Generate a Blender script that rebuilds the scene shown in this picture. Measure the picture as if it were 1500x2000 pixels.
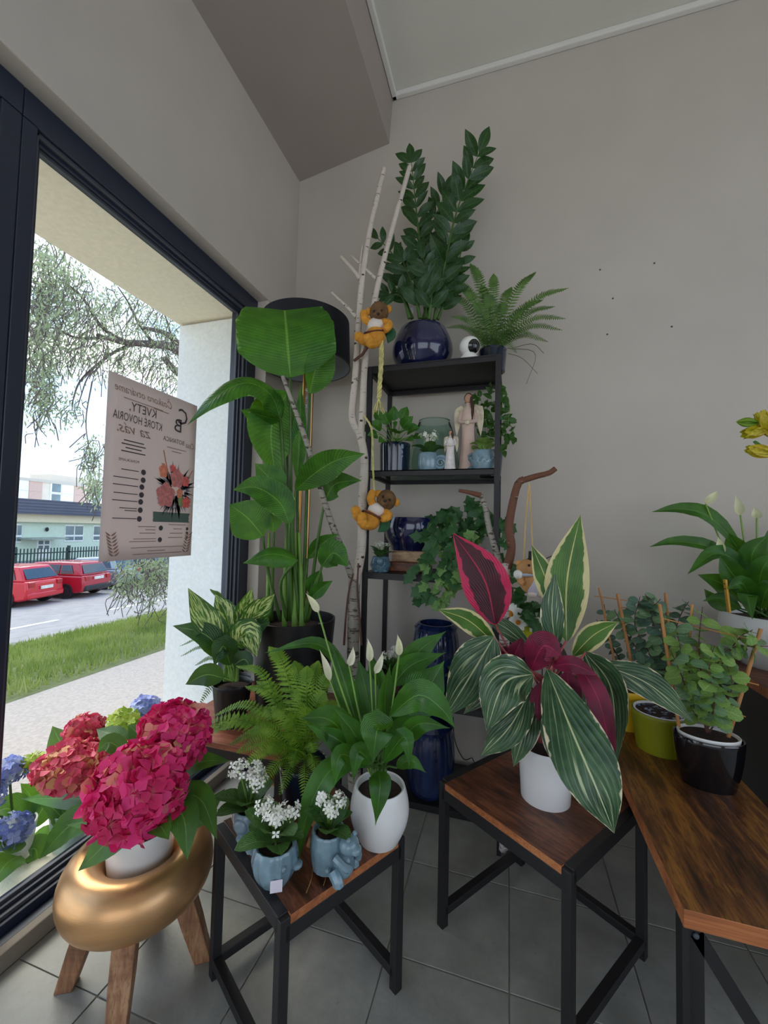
import bpy, math, random
from math import sin, cos, pi, radians, sqrt, atan2
from mathutils import Vector, Matrix, Euler, Quaternion
random.seed(7)
for o in list(bpy.data.objects): bpy.data.objects.remove(o)
S = bpy.context.scene
COL = S.collection
V = Vector

# ------------------------------------------------------------------ camera
F = 797.0; CX = 750.0; CY = 1000.0; CAMH = 1.2
_dy = V((242, 40, F)).normalized()
_t = V((2618, 28, -F)).normalized()
_dx = (_t - _dy * _t.dot(_dy)).normalized()
_dz = _dy.cross(_dx)
if _dz.y > 0: _dz = -_dz
RW = Matrix((_dx, _dy, _dz))            # image-frame vector -> room vector
CAMP = V((0, 0, CAMH))
cam = bpy.data.cameras.new('camera'); camo = bpy.data.objects.new('camera', cam); COL.objects.link(camo)
cam.sensor_fit = 'VERTICAL'; cam.sensor_height = 36; cam.sensor_width = 27
cam.lens = F / 2000 * 36; cam.clip_start = .02; cam.clip_end = 500
_r = RW @ V((1, 0, 0)); _u = RW @ V((0, -1, 0)); _b = RW @ V((0, 0, -1))
camo.matrix_world = Matrix(((_r.x, _u.x, _b.x, 0), (_r.y, _u.y, _b.y, 0), (_r.z, _u.z, _b.z, CAMH), (0, 0, 0, 1)))
S.camera = camo
S.view_settings.view_transform = 'Standard'; S.view_settings.look = 'None'
S.view_settings.gamma = 1; S.view_settings.use_curve_mapping = False
S.view_settings.exposure = 0.9

def ray(px, py): return RW @ V((px - CX, py - CY, F))
def PY(px, py, y): r = ray(px, py); return CAMP + r * (y / r.y)          # on a plane parallel to the back wall
def PZ(px, py, z): r = ray(px, py); return CAMP + r * ((z - CAMH) / r.z) # on a level surface
def PX(px, py, x): r = ray(px, py); return CAMP + r * (x / r.x)          # on a plane parallel to the window
def dep(p): return (RW.transposed() @ (V(p) - CAMP)).z
def PXL(p): return dep(p) / F                                             # metres per photo pixel at p

# ------------------------------------------------------------------ world and lights
def C(r, g, b, a=1):
    f = lambda c: (c / 255 / 12.92) if c / 255 <= .04045 else ((c / 255 + .055) / 1.055) ** 2.4
    return (f(r), f(g), f(b), a)
W = bpy.data.worlds.new('sky'); S.world = W; W.use_nodes = True
nt = W.node_tree; nt.nodes.clear()
def wn(t): return nt.nodes.new(t)
tc = wn('ShaderNodeTexCoord'); sep = wn('ShaderNodeSeparateXYZ'); nt.links.new(tc.outputs['Generated'], sep.inputs[0])
mr = wn('ShaderNodeMapRange'); mr.inputs[1].default_value = 0; mr.inputs[2].default_value = .75; nt.links.new(sep.outputs[2], mr.inputs[0])
rp = wn('ShaderNodeValToRGB'); nt.links.new(mr.outputs[0], rp.inputs[0])
rp.color_ramp.elements[0].color = C(196, 215, 236); rp.color_ramp.elements[1].color = C(74, 138, 208)
mp = wn('ShaderNodeMapping'); mp.inputs['Scale'].default_value = (1.5, 1.5, 5.0); nt.links.new(tc.outputs['Generated'], mp.inputs[0])
nz = wn('ShaderNodeTexNoise'); nz.inputs['Scale'].default_value = 1.7; nz.inputs['Detail'].default_value = 7; nz.inputs['Roughness'].default_value = .55
nt.links.new(mp.outputs[0], nz.inputs['Vector'])
r2 = wn('ShaderNodeValToRGB'); nt.links.new(nz.outputs[0], r2.inputs[0]); r2.color_ramp.elements[0].position = .45; r2.color_ramp.elements[1].position = .62
mx = wn('ShaderNodeMix'); mx.data_type = 'RGBA'
nt.links.new(r2.outputs[0], mx.inputs[0]); nt.links.new(rp.outputs[0], mx.inputs[6]); mx.inputs[7].default_value = (.76, .76, .76, 1)
bg = wn('ShaderNodeBackground'); bg.inputs[1].default_value = 1.5; nt.links.new(mx.outputs[2], bg.inputs[0])
wo = wn('ShaderNodeOutputWorld'); nt.links.new(bg.outputs[0], wo.inputs[0])

def light(name, kind, loc, energy, col=(1, 1, 1), **kw):
    l = bpy.data.lights.new(name, kind); l.energy = energy; l.color = col
    for k, v in kw.items(): setattr(l, k, v)
    o = bpy.data.objects.new(name, l); COL.objects.link(o); o.location = loc
    return o
# soft high sun through thin cloud, from the open sky above the street
sun = light('sun_street_offscreen', 'SUN', (-5, -5, 10), 2.0, (1, .92, .80), angle=radians(40)); sun.rotation_euler = Euler((radians(38), 0, radians(-120)))

# ------------------------------------------------------------------ materials
class NT:
    def __init__(s, name):
        s.m = bpy.data.materials.new(name); s.m.use_nodes = True; s.t = s.m.node_tree
        s.t.nodes.clear(); s.out = s.n('ShaderNodeOutputMaterial'); s.p = s.n('ShaderNodeBsdfPrincipled')
        s.l(s.p.outputs[0], s.out.inputs[0])
    def n(s, t): return s.t.nodes.new(t)
    def l(s, a, b): s.t.links.new(a, b)
    def put(s, sock, v):
        if isinstance(v, bpy.types.NodeSocket): s.l(v, sock)
        elif v is not None: sock.default_value = v
    def math(s, op, a, b=None, c=None):
        n = s.n('ShaderNodeMath'); n.operation = op
        for i, v in enumerate((a, b, c)): s.put(n.inputs[i], v)
        return n.outputs[0]
    def step(s, x, lo, hi):
        n = s.n('ShaderNodeMapRange'); n.interpolation_type = 'SMOOTHSTEP'
        s.put(n.inputs[0], x); n.inputs[1].default_value = lo; n.inputs[2].default_value = hi
        return n.outputs[0]
    def mix(s, f, a, b, mode='MIX'):
        n = s.n('ShaderNodeMix'); n.data_type = 'RGBA'; n.blend_type = mode
        s.put(n.inputs[0], f); s.put(n.inputs[6], a); s.put(n.inputs[7], b); return n.outputs[2]
    def noise(s, vec, scale, detail=3, rough=.5, dist=0):
        n = s.n('ShaderNodeTexNoise'); n.inputs['Scale'].default_value = scale; n.inputs['Detail'].default_value = detail
        n.inputs['Roughness'].default_value = rough; n.inputs['Distortion'].default_value = dist; s.put(n.inputs['Vector'], vec); return n.outputs[0]
    def obj(s, scale=(1, 1, 1), rot=(0, 0, 0)):
        t = s.n('ShaderNodeTexCoord'); m = s.n('ShaderNodeMapping'); m.inputs['Scale'].default_value = scale; r = s.n('ShaderNodeMapping'); r.inputs['Rotation'].default_value = rot
        s.l(t.outputs['Object'], r.inputs[0]); s.l(r.outputs[0], m.inputs[0]); return m.outputs[0]
    def uv(s):
        t = s.n('ShaderNodeTexCoord'); q = s.n('ShaderNodeSeparateXYZ'); s.l(t.outputs['UV'], q.inputs[0]); return q.outputs[0], q.outputs[1]
    def rand(s): return s.n('ShaderNodeObjectInfo').outputs['Random']
    def bump(s, h, strength=.3, dist=.01):
        b = s.n('ShaderNodeBump'); b.inputs['Strength'].default_value = strength; b.inputs['Distance'].default_value = dist
        s.put(b.inputs['Height'], h); s.l(b.outputs[0], s.p.inputs['Normal'])
    def ramp(s, f, stops):
        n = s.n('ShaderNodeValToRGB'); e = n.color_ramp.elements
        while len(e) < len(stops): e.new(.5)
        for q, (p, c) in zip(e, stops): q.position = p; q.color = c
        s.put(n.inputs[0], f); return n.outputs[0]
    def set(s, **k):
        for a, v in k.items(): s.put(s.p.inputs[a.replace('_', ' ')], v)
        return s
    def translucent(s, fac, col):
        t = s.n('ShaderNodeBsdfTranslucent'); s.put(t.inputs[0], col); m = s.n('ShaderNodeMixShader'); m.inputs[0].default_value = fac
        s.l(s.p.outputs[0], m.inputs[1]); s.l(t.outputs[0], m.inputs[2]); s.l(m.outputs[0], s.out.inputs[0])
MATS = {}
def mul(c, k): return (min(c[0] * k, 1), min(c[1] * k, 1), min(c[2] * k, 1), 1)
def mat(name, col, rough=.5, metal=0., var=.12, vs=6., bump=0., bs=80., coat=0., col2=None, stretch=(1, 1, 1), rvar=0., emit=None, spec=.5):
    if name in MATS: return MATS[name]
    n = NT(name); o = n.obj(stretch)
    a = n.noise(o, vs, 4, .55)
    c = n.ramp(a, [(.32, mul(col, 1 - var)), (.68, col2 or mul(col, 1 + var))])
    if rvar: c = n.mix(n.math('MULTIPLY', n.rand(), rvar), c, mul(col, .35))
    n.set(Base_Color=c, Roughness=rough, Metallic=metal, Coat_Weight=coat, Coat_Roughness=.06, Specular_IOR_Level=spec)
    if bump: n.bump(n.noise(o, bs, 3), bump, .004)
    if emit: n.set(Emission_Color=col, Emission_Strength=emit)
    MATS[name] = n.m; return n.m
def leafmat(name, dark, lite, vein=None, nv=14, va=.35, vstr=.5, rib=.05, ribcol=None, margin=None, mw=.85, blotch=None, bamt=.5, bth=.5, bph=1.3, bvv=1.6, gloss=.38, tr=.22, rnd=.35):
    n = NT(name); u, v = n.uv(); av = n.math('MULTIPLY', n.math('ABSOLUTE', n.math('SUBTRACT', v, .5)), 2.0)
    ob = n.obj(); nz = n.noise(ob, 18, 3)
    c = n.mix(n.step(nz, .35, .68), dark, lite)
    if rnd: c = n.mix(n.math('MULTIPLY', n.rand(), rnd), c, lite)
    ph = n.math('SUBTRACT', n.math('MULTIPLY', u, nv), n.math('MULTIPLY', av, va * nv))
    sn = n.math('SINE', n.math('MULTIPLY', ph, 2 * pi))
    if blotch:
        comb = n.n('ShaderNodeCombineXYZ'); n.l(n.math('MULTIPLY', ph, bph), comb.inputs[0]); n.l(n.math('MULTIPLY', v, bvv), comb.inputs[1]); n.l(n.math('MULTIPLY', n.rand(), 30), comb.inputs[2])
        bz = n.noise(comb.outputs[0], 1.6, 4, .6)
        edge = n.math('MULTIPLY', n.math('ABSOLUTE', n.math('SUBTRACT', av, .42)), bamt)
        c = n.mix(n.step(n.math('SUBTRACT', bz, edge), bth, bth + .12), c, blotch)
    if vein: c = n.mix(n.math('MULTIPLY', n.step(sn, .72, 1.0), vstr), c, vein)
    if rib: c = n.mix(n.step(av, rib, rib * .4), c, ribcol or vein or lite)
    if margin:
        mz = n.noise(ob, 30, 2); c = n.mix(n.step(n.math('ADD', av, n.math('MULTIPLY', n.math('SUBTRACT', mz, .5), .5)), mw, mw + .06), c, margin)
    n.set(Base_Color=c, Roughness=gloss, Specular_IOR_Level=.45)
    n.bump(sn, .25, .002)
    if tr: n.translucent(tr, n.mix(.5, c, C(150, 200, 40)))
    MATS[name] = n.m; return n.m

# ------------------------------------------------------------------ mesh building
WM = {}
def reg(o, parent, M):
    COL.objects.link(o)
    if parent is not None: o.parent = parent; o.matrix_parent_inverse = Matrix(); o.matrix_basis = WM[parent].inverted() @ M
    else: o.matrix_basis = M
    WM[o] = M; return o
def tag(o, label=None, cat=None, group=None, kind=None):
    if label: o['label'] = label
    if cat: o['category'] = cat
    if group: o['group'] = group
    if kind: o['kind'] = kind
    return o
def thing(name, loc, label, cat, group=None, rz=0):
    o = bpy.data.objects.new(name, None); o.empty_display_size = .05
    reg(o, None, Matrix.Translation(V(loc)) @ Matrix.Rotation(rz, 4, 'Z')); return tag(o, label, cat, group)
def inst(name, me, parent, M): return reg(bpy.data.objects.new(name, me), parent, M)

class MB:
    def __init__(s): s.v = []; s.f = []; s.mi = []; s.uv = []
    def face(s, idx, uv=None, mi=0): s.f.append(idx); s.mi.append(mi); s.uv.append(uv)
    def add(s, vs, fs, mi=0, M=None):
        b = len(s.v); s.v += [(M @ V(p)) if M else V(p) for p in vs]
        for f in fs: s.face([b + i for i in f], None, mi)
        return s
    def box(s, lo, hi, mi=0, M=None):
        x0, y0, z0 = lo; x1, y1, z1 = hi
        return s.add([(x0, y0, z0), (x1, y0, z0), (x1, y1, z0), (x0, y1, z0), (x0, y0, z1), (x1, y0, z1), (x1, y1, z1), (x0, y1, z1)],
                     [(0, 3, 2, 1), (4, 5, 6, 7), (0, 1, 5, 4), (1, 2, 6, 5), (2, 3, 7, 6), (3, 0, 4, 7)], mi, M)
    def bar(s, a, b, w, d=None, up=(0, 0, 1), mi=0):      # square bar from a to b
        a = V(a); b = V(b); t = (b - a).normalized(); u = V(up)
        if abs(t.dot(u)) > .98: u = V((0, 1, 0))
        x = t.cross(u).normalized(); y = x.cross(t); d = d or w
        P = [a + x * (w / 2 * i) + y * (d / 2 * j) for i, j in ((-1, -1), (1, -1), (1, 1), (-1, 1))]; Q = [p + (b - a) for p in P]
        return s.add(P + Q, [(0, 3, 2, 1), (4, 5, 6, 7), (0, 1, 5, 4), (1, 2, 6, 5), (2, 3, 7, 6), (3, 0, 4, 7)], mi)
    def tube(s, path, rad, seg=8, mi=0, cap=True):
        path = [V(p) for p in path]; n = len(path)
        if not isinstance(rad, (list, tuple)): rad = [rad] * n
        b = len(s.v); ref = None
        for i, p in enumerate(path):
            t = (path[min(i + 1, n - 1)] - path[max(i - 1, 0)]).normalized()
            if ref is None: ref = t.orthogonal().normalized()
            ref = (ref - t * ref.dot(t)).normalized(); q = t.cross(ref)
            for k in range(seg):
                a = 2 * pi * k / seg; s.v.append(p + (ref * cos(a) + q * sin(a)) * rad[i])
        for i in range(n - 1):
            for k in range(seg):
                k2 = (k + 1) % seg
                s.face([b + i * seg + k, b + i * seg + k2, b + (i + 1) * seg + k2, b + (i + 1) * seg + k], [(i / (n - 1), 0), (i / (n - 1), 1), ((i + 1) / (n - 1), 1), ((i + 1) / (n - 1), 0)], mi)
        if cap:
            s.face([b + k for k in range(seg)][::-1], None, mi); s.face([b + (n - 1) * seg + k for k in range(seg)], None, mi)
        return s
    def lathe(s, prof, c=(0, 0, 0), seg=36, mi=0, fn=None, sx=1, sy=1):
        b = len(s.v); c = V(c); n = len(prof)
        for i, (r, z) in enumerate(prof):
            for k in range(seg):
                a = 2 * pi * k / seg; q = r * (fn(a, i / (n - 1)) if fn else 1)
                s.v.append(c + V((q * cos(a) * sx, q * sin(a) * sy, z)))
        for i in range(n - 1):
            for k in range(seg):
                k2 = (k + 1) % seg; s.face([b + i * seg + k, b + i * seg + k2, b + (i + 1) * seg + k2, b + (i + 1) * seg + k], None, mi)
        return s
    def ball(s, c, r, seg=16, rings=10, mi=0, M=None):
        if not isinstance(r, (list, tuple)): r = (r, r, r)
        b = len(s.v); c = V(c)
        for i in range(rings + 1):
            th = pi * i / rings
            for k in range(seg):
                a = 2 * pi * k / seg; q = V((r[0] * sin(th) * cos(a), r[1] * sin(th) * sin(a), r[2] * cos(th)))
                s.v.append(c + ((M @ q) if M else q))
        for i in range(rings):
            for k in range(seg):
                k2 = (k + 1) % seg; s.face([b + i * seg + k, b + (i + 1) * seg + k, b + (i + 1) * seg + k2, b + i * seg + k2], None, mi)
        return s
    def mesh(s, name, mats, smooth=True, M=None):
        me = bpy.data.meshes.new(name)
        vs = [tuple(M @ p) for p in s.v] if M else [tuple(p) for p in s.v]
        me.from_pydata(vs, [], s.f)
        if any(u for u in s.uv):
            ul = me.uv_layers.new(name='UVMap'); k = 0; d = ul.data
            for f, u in zip(s.f, s.uv):
                for j in range(len(f)):
                    if u: d[k].uv = u[j]
                    k += 1
        for m in (mats if isinstance(mats, (list, tuple)) else [mats]): me.materials.append(m)
        if any(s.mi): me.polygons.foreach_set('material_index', s.mi)
        if smooth: me.polygons.foreach_set('use_smooth', [True] * len(s.f))
        me.update(); return me
    def build(s, name, mats, parent=None, smooth=True, bevel=0, sharp=35, subsurf=0, solid=0):
        if parent is None:
            lo = [min(p[i] for p in s.v) for i in range(3)]; hi = [max(p[i] for p in s.v) for i in range(3)]
            M = Matrix.Translation(((lo[0] + hi[0]) / 2, (lo[1] + hi[1]) / 2, lo[2]))
        else: M = WM[parent]
        me = s.mesh(name, mats, smooth, M.inverted())
        o = reg(bpy.data.objects.new(name, me), parent, M)
        if smooth and sharp:
            try: me.set_sharp_from_angle(angle=radians(sharp))
            except Exception: pass
        if solid: q = o.modifiers.new('solid', 'SOLIDIFY'); q.thickness = solid
        if bevel: q = o.modifiers.new('bevel', 'BEVEL'); q.width = bevel; q.segments = 2; q.limit_method = 'ANGLE'
        if subsurf: q = o.modifiers.new('sub', 'SUBSURF'); q.levels = q.render_levels = subsurf
        return o
def struct(o): o['kind'] = 'structure'; return o

def crv(pts, n):                                          # Catmull-Rom through the points
    P = [V(p) for p in pts]
    if len(P) == 2: return [P[0].lerp(P[1], i / (n - 1)) for i in range(n)]
    E = [P[0] * 2 - P[1]] + P + [P[-1] * 2 - P[-2]]; out = []; m = len(P) - 1
    for i in range(n):
        x = i / (n - 1) * m; k = min(int(x), m - 1); t = x - k; a, b, c, d = E[k:k + 4]
        out.append(.5 * ((2 * b) + (c - a) * t + (2 * a - 5 * b + 4 * c - d) * t * t + (3 * b - a - 3 * c + d) * t ** 3))
    return out
def prof(k=.8, e=.9, tip=1.1):                            # k places the widest point, e the base fullness, tip the point
    sm = .5 ** (1 / k)
    def w(s):
        s = min(max(s, 0), 1)
        return sin(pi / 2 * s / sm) ** e if s < sm else max(cos(pi / 2 * (s - sm) / (1 - sm)), 0) ** tip
    return w
def leaf(mb, path, W, nrm, shape=None, n=12, m=6, fold=.25, curl=0., rip=0., rfreq=5, mi=0, mi2=None, roll=0., seed=0):
    """leaf blade along a path; nrm = direction the upper face looks to; UV = along, across"""
    shape = shape or prof(); pts = crv(path, n + 1); b = len(mb.v); rnd = random.Random(seed); ph = rnd.random() * 6
    cols = m + 1; low = []
    for i, p in enumerate(pts):
        t = (pts[min(i + 1, n)] - pts[max(i - 1, 0)]).normalized(); nn = V(nrm); nn = nn - t * nn.dot(t)
        if nn.length < 1e-4: nn = t.orthogonal()
        nn.normalize()
        if roll: nn = Quaternion(t, roll) @ nn
        sd = t.cross(nn); w = W / 2 * shape(i / n)
        for j in range(cols):
            v = j / m * 2 - 1; a = abs(v)
            q = p + sd * (v * w * cos(fold)) + nn * (w * (sin(fold) * a - curl * a * a) + rip * w * a * a * sin(rfreq * i / n * 2 * pi + ph + (1.3 if v > 0 else 0)))
            mb.v.append(q); low.append(q - nn * .0009)
    def fs(b, mi, flip):
        for i in range(n):
            for j in range(m):
                q = [b + i * cols + j, b + i * cols + j + 1, b + (i + 1) * cols + j + 1, b + (i + 1) * cols + j]
                u = [(i / n, j / m), (i / n, (j + 1) / m), ((i + 1) / n, (j + 1) / m), ((i + 1) / n, j / m)]
                mb.face(q[::-1] if flip else q, u[::-1] if flip else u, mi)
    fs(b, mi, False)
    if mi2 is not None: b2 = len(mb.v); mb.v += low; fs(b2, mi2, True)
    return mb
def tocam(p): return (CAMP - V(p)).normalized()
def leafpx(parent, mt, pts, wpx, face=0., up=.0, name='leaf', petiole=None, pm=None, pr=.004, **kw):
    """leaf traced as photo points (x, y, depth of the plane it grows in); wpx = full width in photo pixels there"""
    P = [PY(*p) for p in pts]; mid = P[len(P) // 2]; mb = MB()
    nrm = (tocam(mid) + V((0, 0, up))).normalized(); t = (P[-1] - P[0]).normalized()
    nrm = Quaternion(t, radians(face)) @ nrm
    leaf(mb, P, wpx * PXL(mid), nrm, **kw)
    if petiole:
        Q = [PY(*p) for p in petiole] + [P[0].lerp(P[1], .03)]; c = crv(Q, 10); mb.tube(c, [pr * (1.25 - .5 * i / 9) for i in range(10)], 6, mi=len(mt) - 1 if isinstance(mt, list) else 0)
    return mb.build(name, mt, parent, sharp=0)
# ================================================================== room shell
m_wall = mat('taupe_paint', C(198, 188, 177), .88, var=.035, vs=3, bump=.06, bs=220)
m_ceil = mat('white_ceiling', C(222, 218, 206), .9, var=.02, vs=3)
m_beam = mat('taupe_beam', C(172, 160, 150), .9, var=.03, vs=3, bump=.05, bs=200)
m_white = mat('white_trim', C(232, 228, 220), .6, var=.02)
m_navy = mat('navy_aluminium', C(34, 42, 60), .38, var=.06, vs=20, spec=.6)
m_gask = mat('rubber_gasket', C(74, 76, 84), .45, var=.05)
m_grout = mat('grout', C(158, 152, 142), .9, var=.08, vs=30)
def tile_mat():
    n = NT('slate_tile'); o = n.obj(); r = n.rand()
    cb = n.n('ShaderNodeVectorMath'); n.l(o, cb.inputs[0]); cb.operation = 'ADD'
    k = n.n('ShaderNodeCombineXYZ'); n.l(n.math('MULTIPLY', r, 40), k.inputs[0]); n.l(k.outputs[0], cb.inputs[1])
    a = n.noise(cb.outputs[0], 5, 6, .65); b = n.noise(cb.outputs[0], 60, 3, .7)
    c = n.ramp(a, [(.3, C(132, 132, 124)), (.5, C(152, 151, 142)), (.7, C(172, 170, 160))])
    c = n.mix(n.math('MULTIPLY', n.step(b, .62, .75), .35), c, C(92, 90, 84))
    n.set(Base_Color=c, Roughness=n.ramp(a, [(.3, (.36,) * 3 + (1,)), (.7, (.55,) * 3 + (1,))])); n.bump(n.math('ADD', n.math('MULTIPLY', a, 2), b), .12, .004); return n.m
m_tile = tile_mat()
XW, YB, ZC = -1.27, 2.19, 3.74          # window wall plane, back wall plane, ceiling
ZS = 2.443                              # soffit of the window recess
YR = 1.90                               # end of the recess beside the corner
XG = -1.385                             # glass plane
XO = -1.85                              # outer face of the facade
X1, Y0 = 3.6, -4.0
fl = MB().box((XO, Y0, -.06), (X1, YB + .2, -.004)).build('floor', m_grout, smooth=False); struct(fl)
TS = .334; tm = MB().box((.0018, .0018, -.012), (TS - .0018, TS - .0018, 0)).mesh('floor_tile', m_tile, False)
for i in range(-4, 9):
    for j in range(-9, 5):
        x = .016 + i * TS; y = .838 + j * TS
        if x < XW - .01:                                   # cut tiles along the window kerb
            w = x + TS - XW
            if w < .03: continue
            t = MB().box((0, .0018, -.012), (w - .0018, TS - .0018, 0)).mesh('floor_tile', m_tile, False); x = XW
        elif y + TS > YB + .01:
            t = MB().box((.0018, .0018, -.012), (TS - .0018, YB - y - .001, 0)).mesh('floor_tile', m_tile, False)
        else: t = tm
        o = inst('floor_tile', t, fl, Matrix.Translation((x, y, 0)))
        if t is tm: q = o.modifiers.new('bevel', 'BEVEL'); q.width = .0015; q.segments = 1
struct(MB().box((XO - .05, YB, -.06), (X1, YB + .2, ZC)).build('wall_back', m_wall, smooth=False))
wl = MB().box((XO, Y0, ZS), (XW, YB, ZC))                  # lintel above the shop window
wl.box((XO, YR, -.06), (XW, YB, ZS)).box((XO, Y0 - .2, -.06), (XW, -3.4, ZS))
struct(wl.build('wall_left', [m_wall], smooth=False, bevel=.004))
# daylight also reaches the inner face of the window wall in the photograph, so unglazed openings are added in the two unseen walls to let it in
struct(MB().box((XO, Y0 - .2, -.06), (-.9, Y0, ZC)).box((3.2, Y0 - .2, -.06), (X1, Y0, ZC)).box((-.9, Y0 - .2, 2.5), (3.2, Y0, ZC)).box((-.9, Y0 - .2, -.06), (3.2, Y0, .25)).build('wall_behind', m_wall, smooth=False))
wr = MB().box((X1, Y0, -.06), (X1 + .2, -3.2, ZC)).box((X1, 1.2, -.06), (X1 + .2, YB + .2, ZC)).box((X1, -3.2, -.06), (X1 + .2, 1.2, .5)).box((X1, -3.2, 2.7), (X1 + .2, 1.2, ZC))
struct(wr.build('wall_right', m_wall, smooth=False))
struct(MB().box((XO, Y0 - .2, ZC), (X1 + .2, YB + .2, ZC + .1)).build('ceiling', m_ceil, smooth=False))
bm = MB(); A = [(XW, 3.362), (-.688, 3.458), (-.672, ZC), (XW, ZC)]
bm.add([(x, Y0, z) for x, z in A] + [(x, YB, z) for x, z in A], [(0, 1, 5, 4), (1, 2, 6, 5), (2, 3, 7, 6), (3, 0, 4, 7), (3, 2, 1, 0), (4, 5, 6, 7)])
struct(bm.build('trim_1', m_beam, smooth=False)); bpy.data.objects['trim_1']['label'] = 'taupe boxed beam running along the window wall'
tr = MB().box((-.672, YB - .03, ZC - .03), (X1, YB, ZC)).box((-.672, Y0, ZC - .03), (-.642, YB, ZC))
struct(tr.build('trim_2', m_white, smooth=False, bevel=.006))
struct(MB().box((XW - .03, Y0, 0), (XW, YR, .052)).build('baseboard_left', mat('brown_grey_kerb', C(128, 118, 104), .7, var=.1), smooth=False, bevel=.004))
for i, (px, py) in enumerate([(1172, 527), (1197, 583), (1278, 514), (1312, 638), (1186, 653)]):
    p = PY(px, py, YB); k = MB(); M = Matrix.Translation(p) @ Matrix.Rotation(pi / 2, 4, 'X'); k.lathe([(.0, 0), (.0045, 0), (.0035, .003), (0, .003)], seg=8)
    k.v = [M @ q for q in k.v]; o = k.build('screw', m_gask, bpy.data.objects['wall_back'])
# facade recess outside, ledge
m_stucco = mat('white_stucco', C(240, 240, 236), .95, var=.05, vs=60, bump=.5, bs=140)
m_cream = mat('cream_render', C(242, 232, 208), .95, var=.05, vs=40, bump=.3, bs=140)
struct(MB().box((XO - .012, 1.93, -.6), (XO, 2.8, 4.2)).box((XO, 1.885, .02), (XG - .06, 1.9, 2.36)).build('wall_facade_pier', m_stucco, smooth=False))
struct(MB().box((XO - .012, Y0, 2.375), (XG - .06, 1.93, ZS - .001)).build('ceiling_outer_soffit', m_cream, smooth=False))
struct(MB().box((XO - .03, Y0, -.3), (XG - .06, 1.9, .045)).build('floor_outer_ledge', m_cream, smooth=False, bevel=.006))
# ------------------------------------------------------------------ shop window
def frame_v(mb, y0, y1, z0, z1, side):                       # stile with stepped profile towards the pane
    mb.box((XG - .06, y0, z0), (XG + .045, y1, z1))
def window(name, y0, y1, ml, mr):
    w = bpy.data.objects.new(name, None); reg(w, None, Matrix.Translation((XG, y0, .05))); struct(w)
    fr = MB(); za, zb = .05, ZS
    fr.box((XG - .06, y0, zb - .085), (XG + .05, y1, zb)).box((XG - .06, y0, za - .04), (XG + .05, y1, za + .025)).box((XG + .05, y0, za - .04), (XW - .031, y1, za - .002))
    fr.box((XG - .059, y0, za + .026), (XG + .049, y0 + ml, zb - .086)).box((XG - .059, y1 - mr, za + .026), (XG + .049, y1, zb - .086))
    fo = fr.build('window_frame', m_navy, w, smooth=False, bevel=.003)
    b0, b1, c0, c1 = y0 + ml, y1 - mr, za + .025, zb - .085
    for k, (d, m, xo) in enumerate(((.012, m_gask, .035), (.024, m_navy, .02), (.034, m_gask, .006))):   # stepped glazing beads
        g = MB(); g.box((XG - .006, b0, c1 - d), (XG + xo, b1, c1)).box((XG - .006, b0, c0), (XG + xo, b1, c0 + d)).box((XG - .006, b0, c0), (XG + xo, b0 + d, c1)).box((XG - .006, b1 - d, c0), (XG + xo, b1, c1))
        g.build('glazing_bead', m, w, smooth=False, bevel=.0015)
    gm = MATS.get('glass_pane')
    if not gm:
        n = NT('glass_pane'); tr_ = n.n('ShaderNodeBsdfTransparent'); gl = n.n('ShaderNodeBsdfGlossy'); gl.inputs['Roughness'].default_value = .01; fz = n.n('ShaderNodeFresnel'); fz.inputs[0].default_value = 1.35
        ms = n.n('ShaderNodeMixShader'); n.l(n.math('MULTIPLY', fz.outputs[0], .8), ms.inputs[0]); tr_.inputs[0].default_value = (.94, .97, .95, 1)
        n.l(tr_.outputs[0], ms.inputs[1]); n.l(gl.outputs[0], ms.inputs[2]); n.l(ms.outputs[0], n.out.inputs[0]); gm = MATS['glass_pane'] = n.m
    MB().add([(XG, b0, c0), (XG, b1, c0), (XG, b1, c1), (XG, b0, c1)], [(0, 1, 2, 3)]).build('pane', gm, w, smooth=False)
    return w
window('window_1', .76, YR, .04, .075)
window('window_2', -.6, .759, .075, .05)
window('window_3', -2.0, -.6, .075, .075)
window('window_4', -3.4, -2.0, .075, .075)
# ================================================================== furniture
def wood_mat(name, lo, mid, hi, ang=0., stretch=(3, 22, 22), rough=.42):
    n = NT(name); o = n.obj(stretch, (0, 0, ang)); o2 = n.obj((1.4, 5, 5), (0, 0, ang))
    a = n.noise(o, 2.2, 7, .62, .8); b = n.noise(o2, 2.0, 5, .6, .6); g = n.noise(o, 9, 3, .5, .2)
    c = n.ramp(n.math('ADD', n.math('MULTIPLY', a, .45), n.math('MULTIPLY', b, .55)), [(.40, lo), (.5, mid), (.59, hi)])
    c = n.mix(n.math('MULTIPLY', n.step(g, .52, .66), .6), c, lo)
    n.set(Base_Color=c, Roughness=rough); n.bump(g, .1, .002); return n.m
m_wood = wood_mat('rustic_wood', C(58, 32, 22), C(106, 60, 40), C(140, 84, 54), radians(34))
m_wood2 = wood_mat('rustic_wood_gold', C(54, 30, 18), C(108, 64, 32), C(158, 104, 46), radians(90))
m_edge = wood_mat('wood_edge_band', C(140, 82, 48), C(176, 104, 60), C(198, 126, 76), 0, (1, 40, 40))
m_black = mat('black_powder_coat', C(33, 30, 31), .5, var=.1, vs=40, bump=.05, bs=300)
m_leg = wood_mat('raw_teak', C(120, 82, 58), C(158, 112, 78), C(186, 142, 104), 0, (26, 26, 3), .6)
def square(L, Rr):                                            # left, front, right, back corners from two opposite ones
    c = (L + Rr) / 2; d = (Rr - L) / 2; p = V((d.y, -d.x, 0)); return [L, c + p, Rr, c - p]
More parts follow.
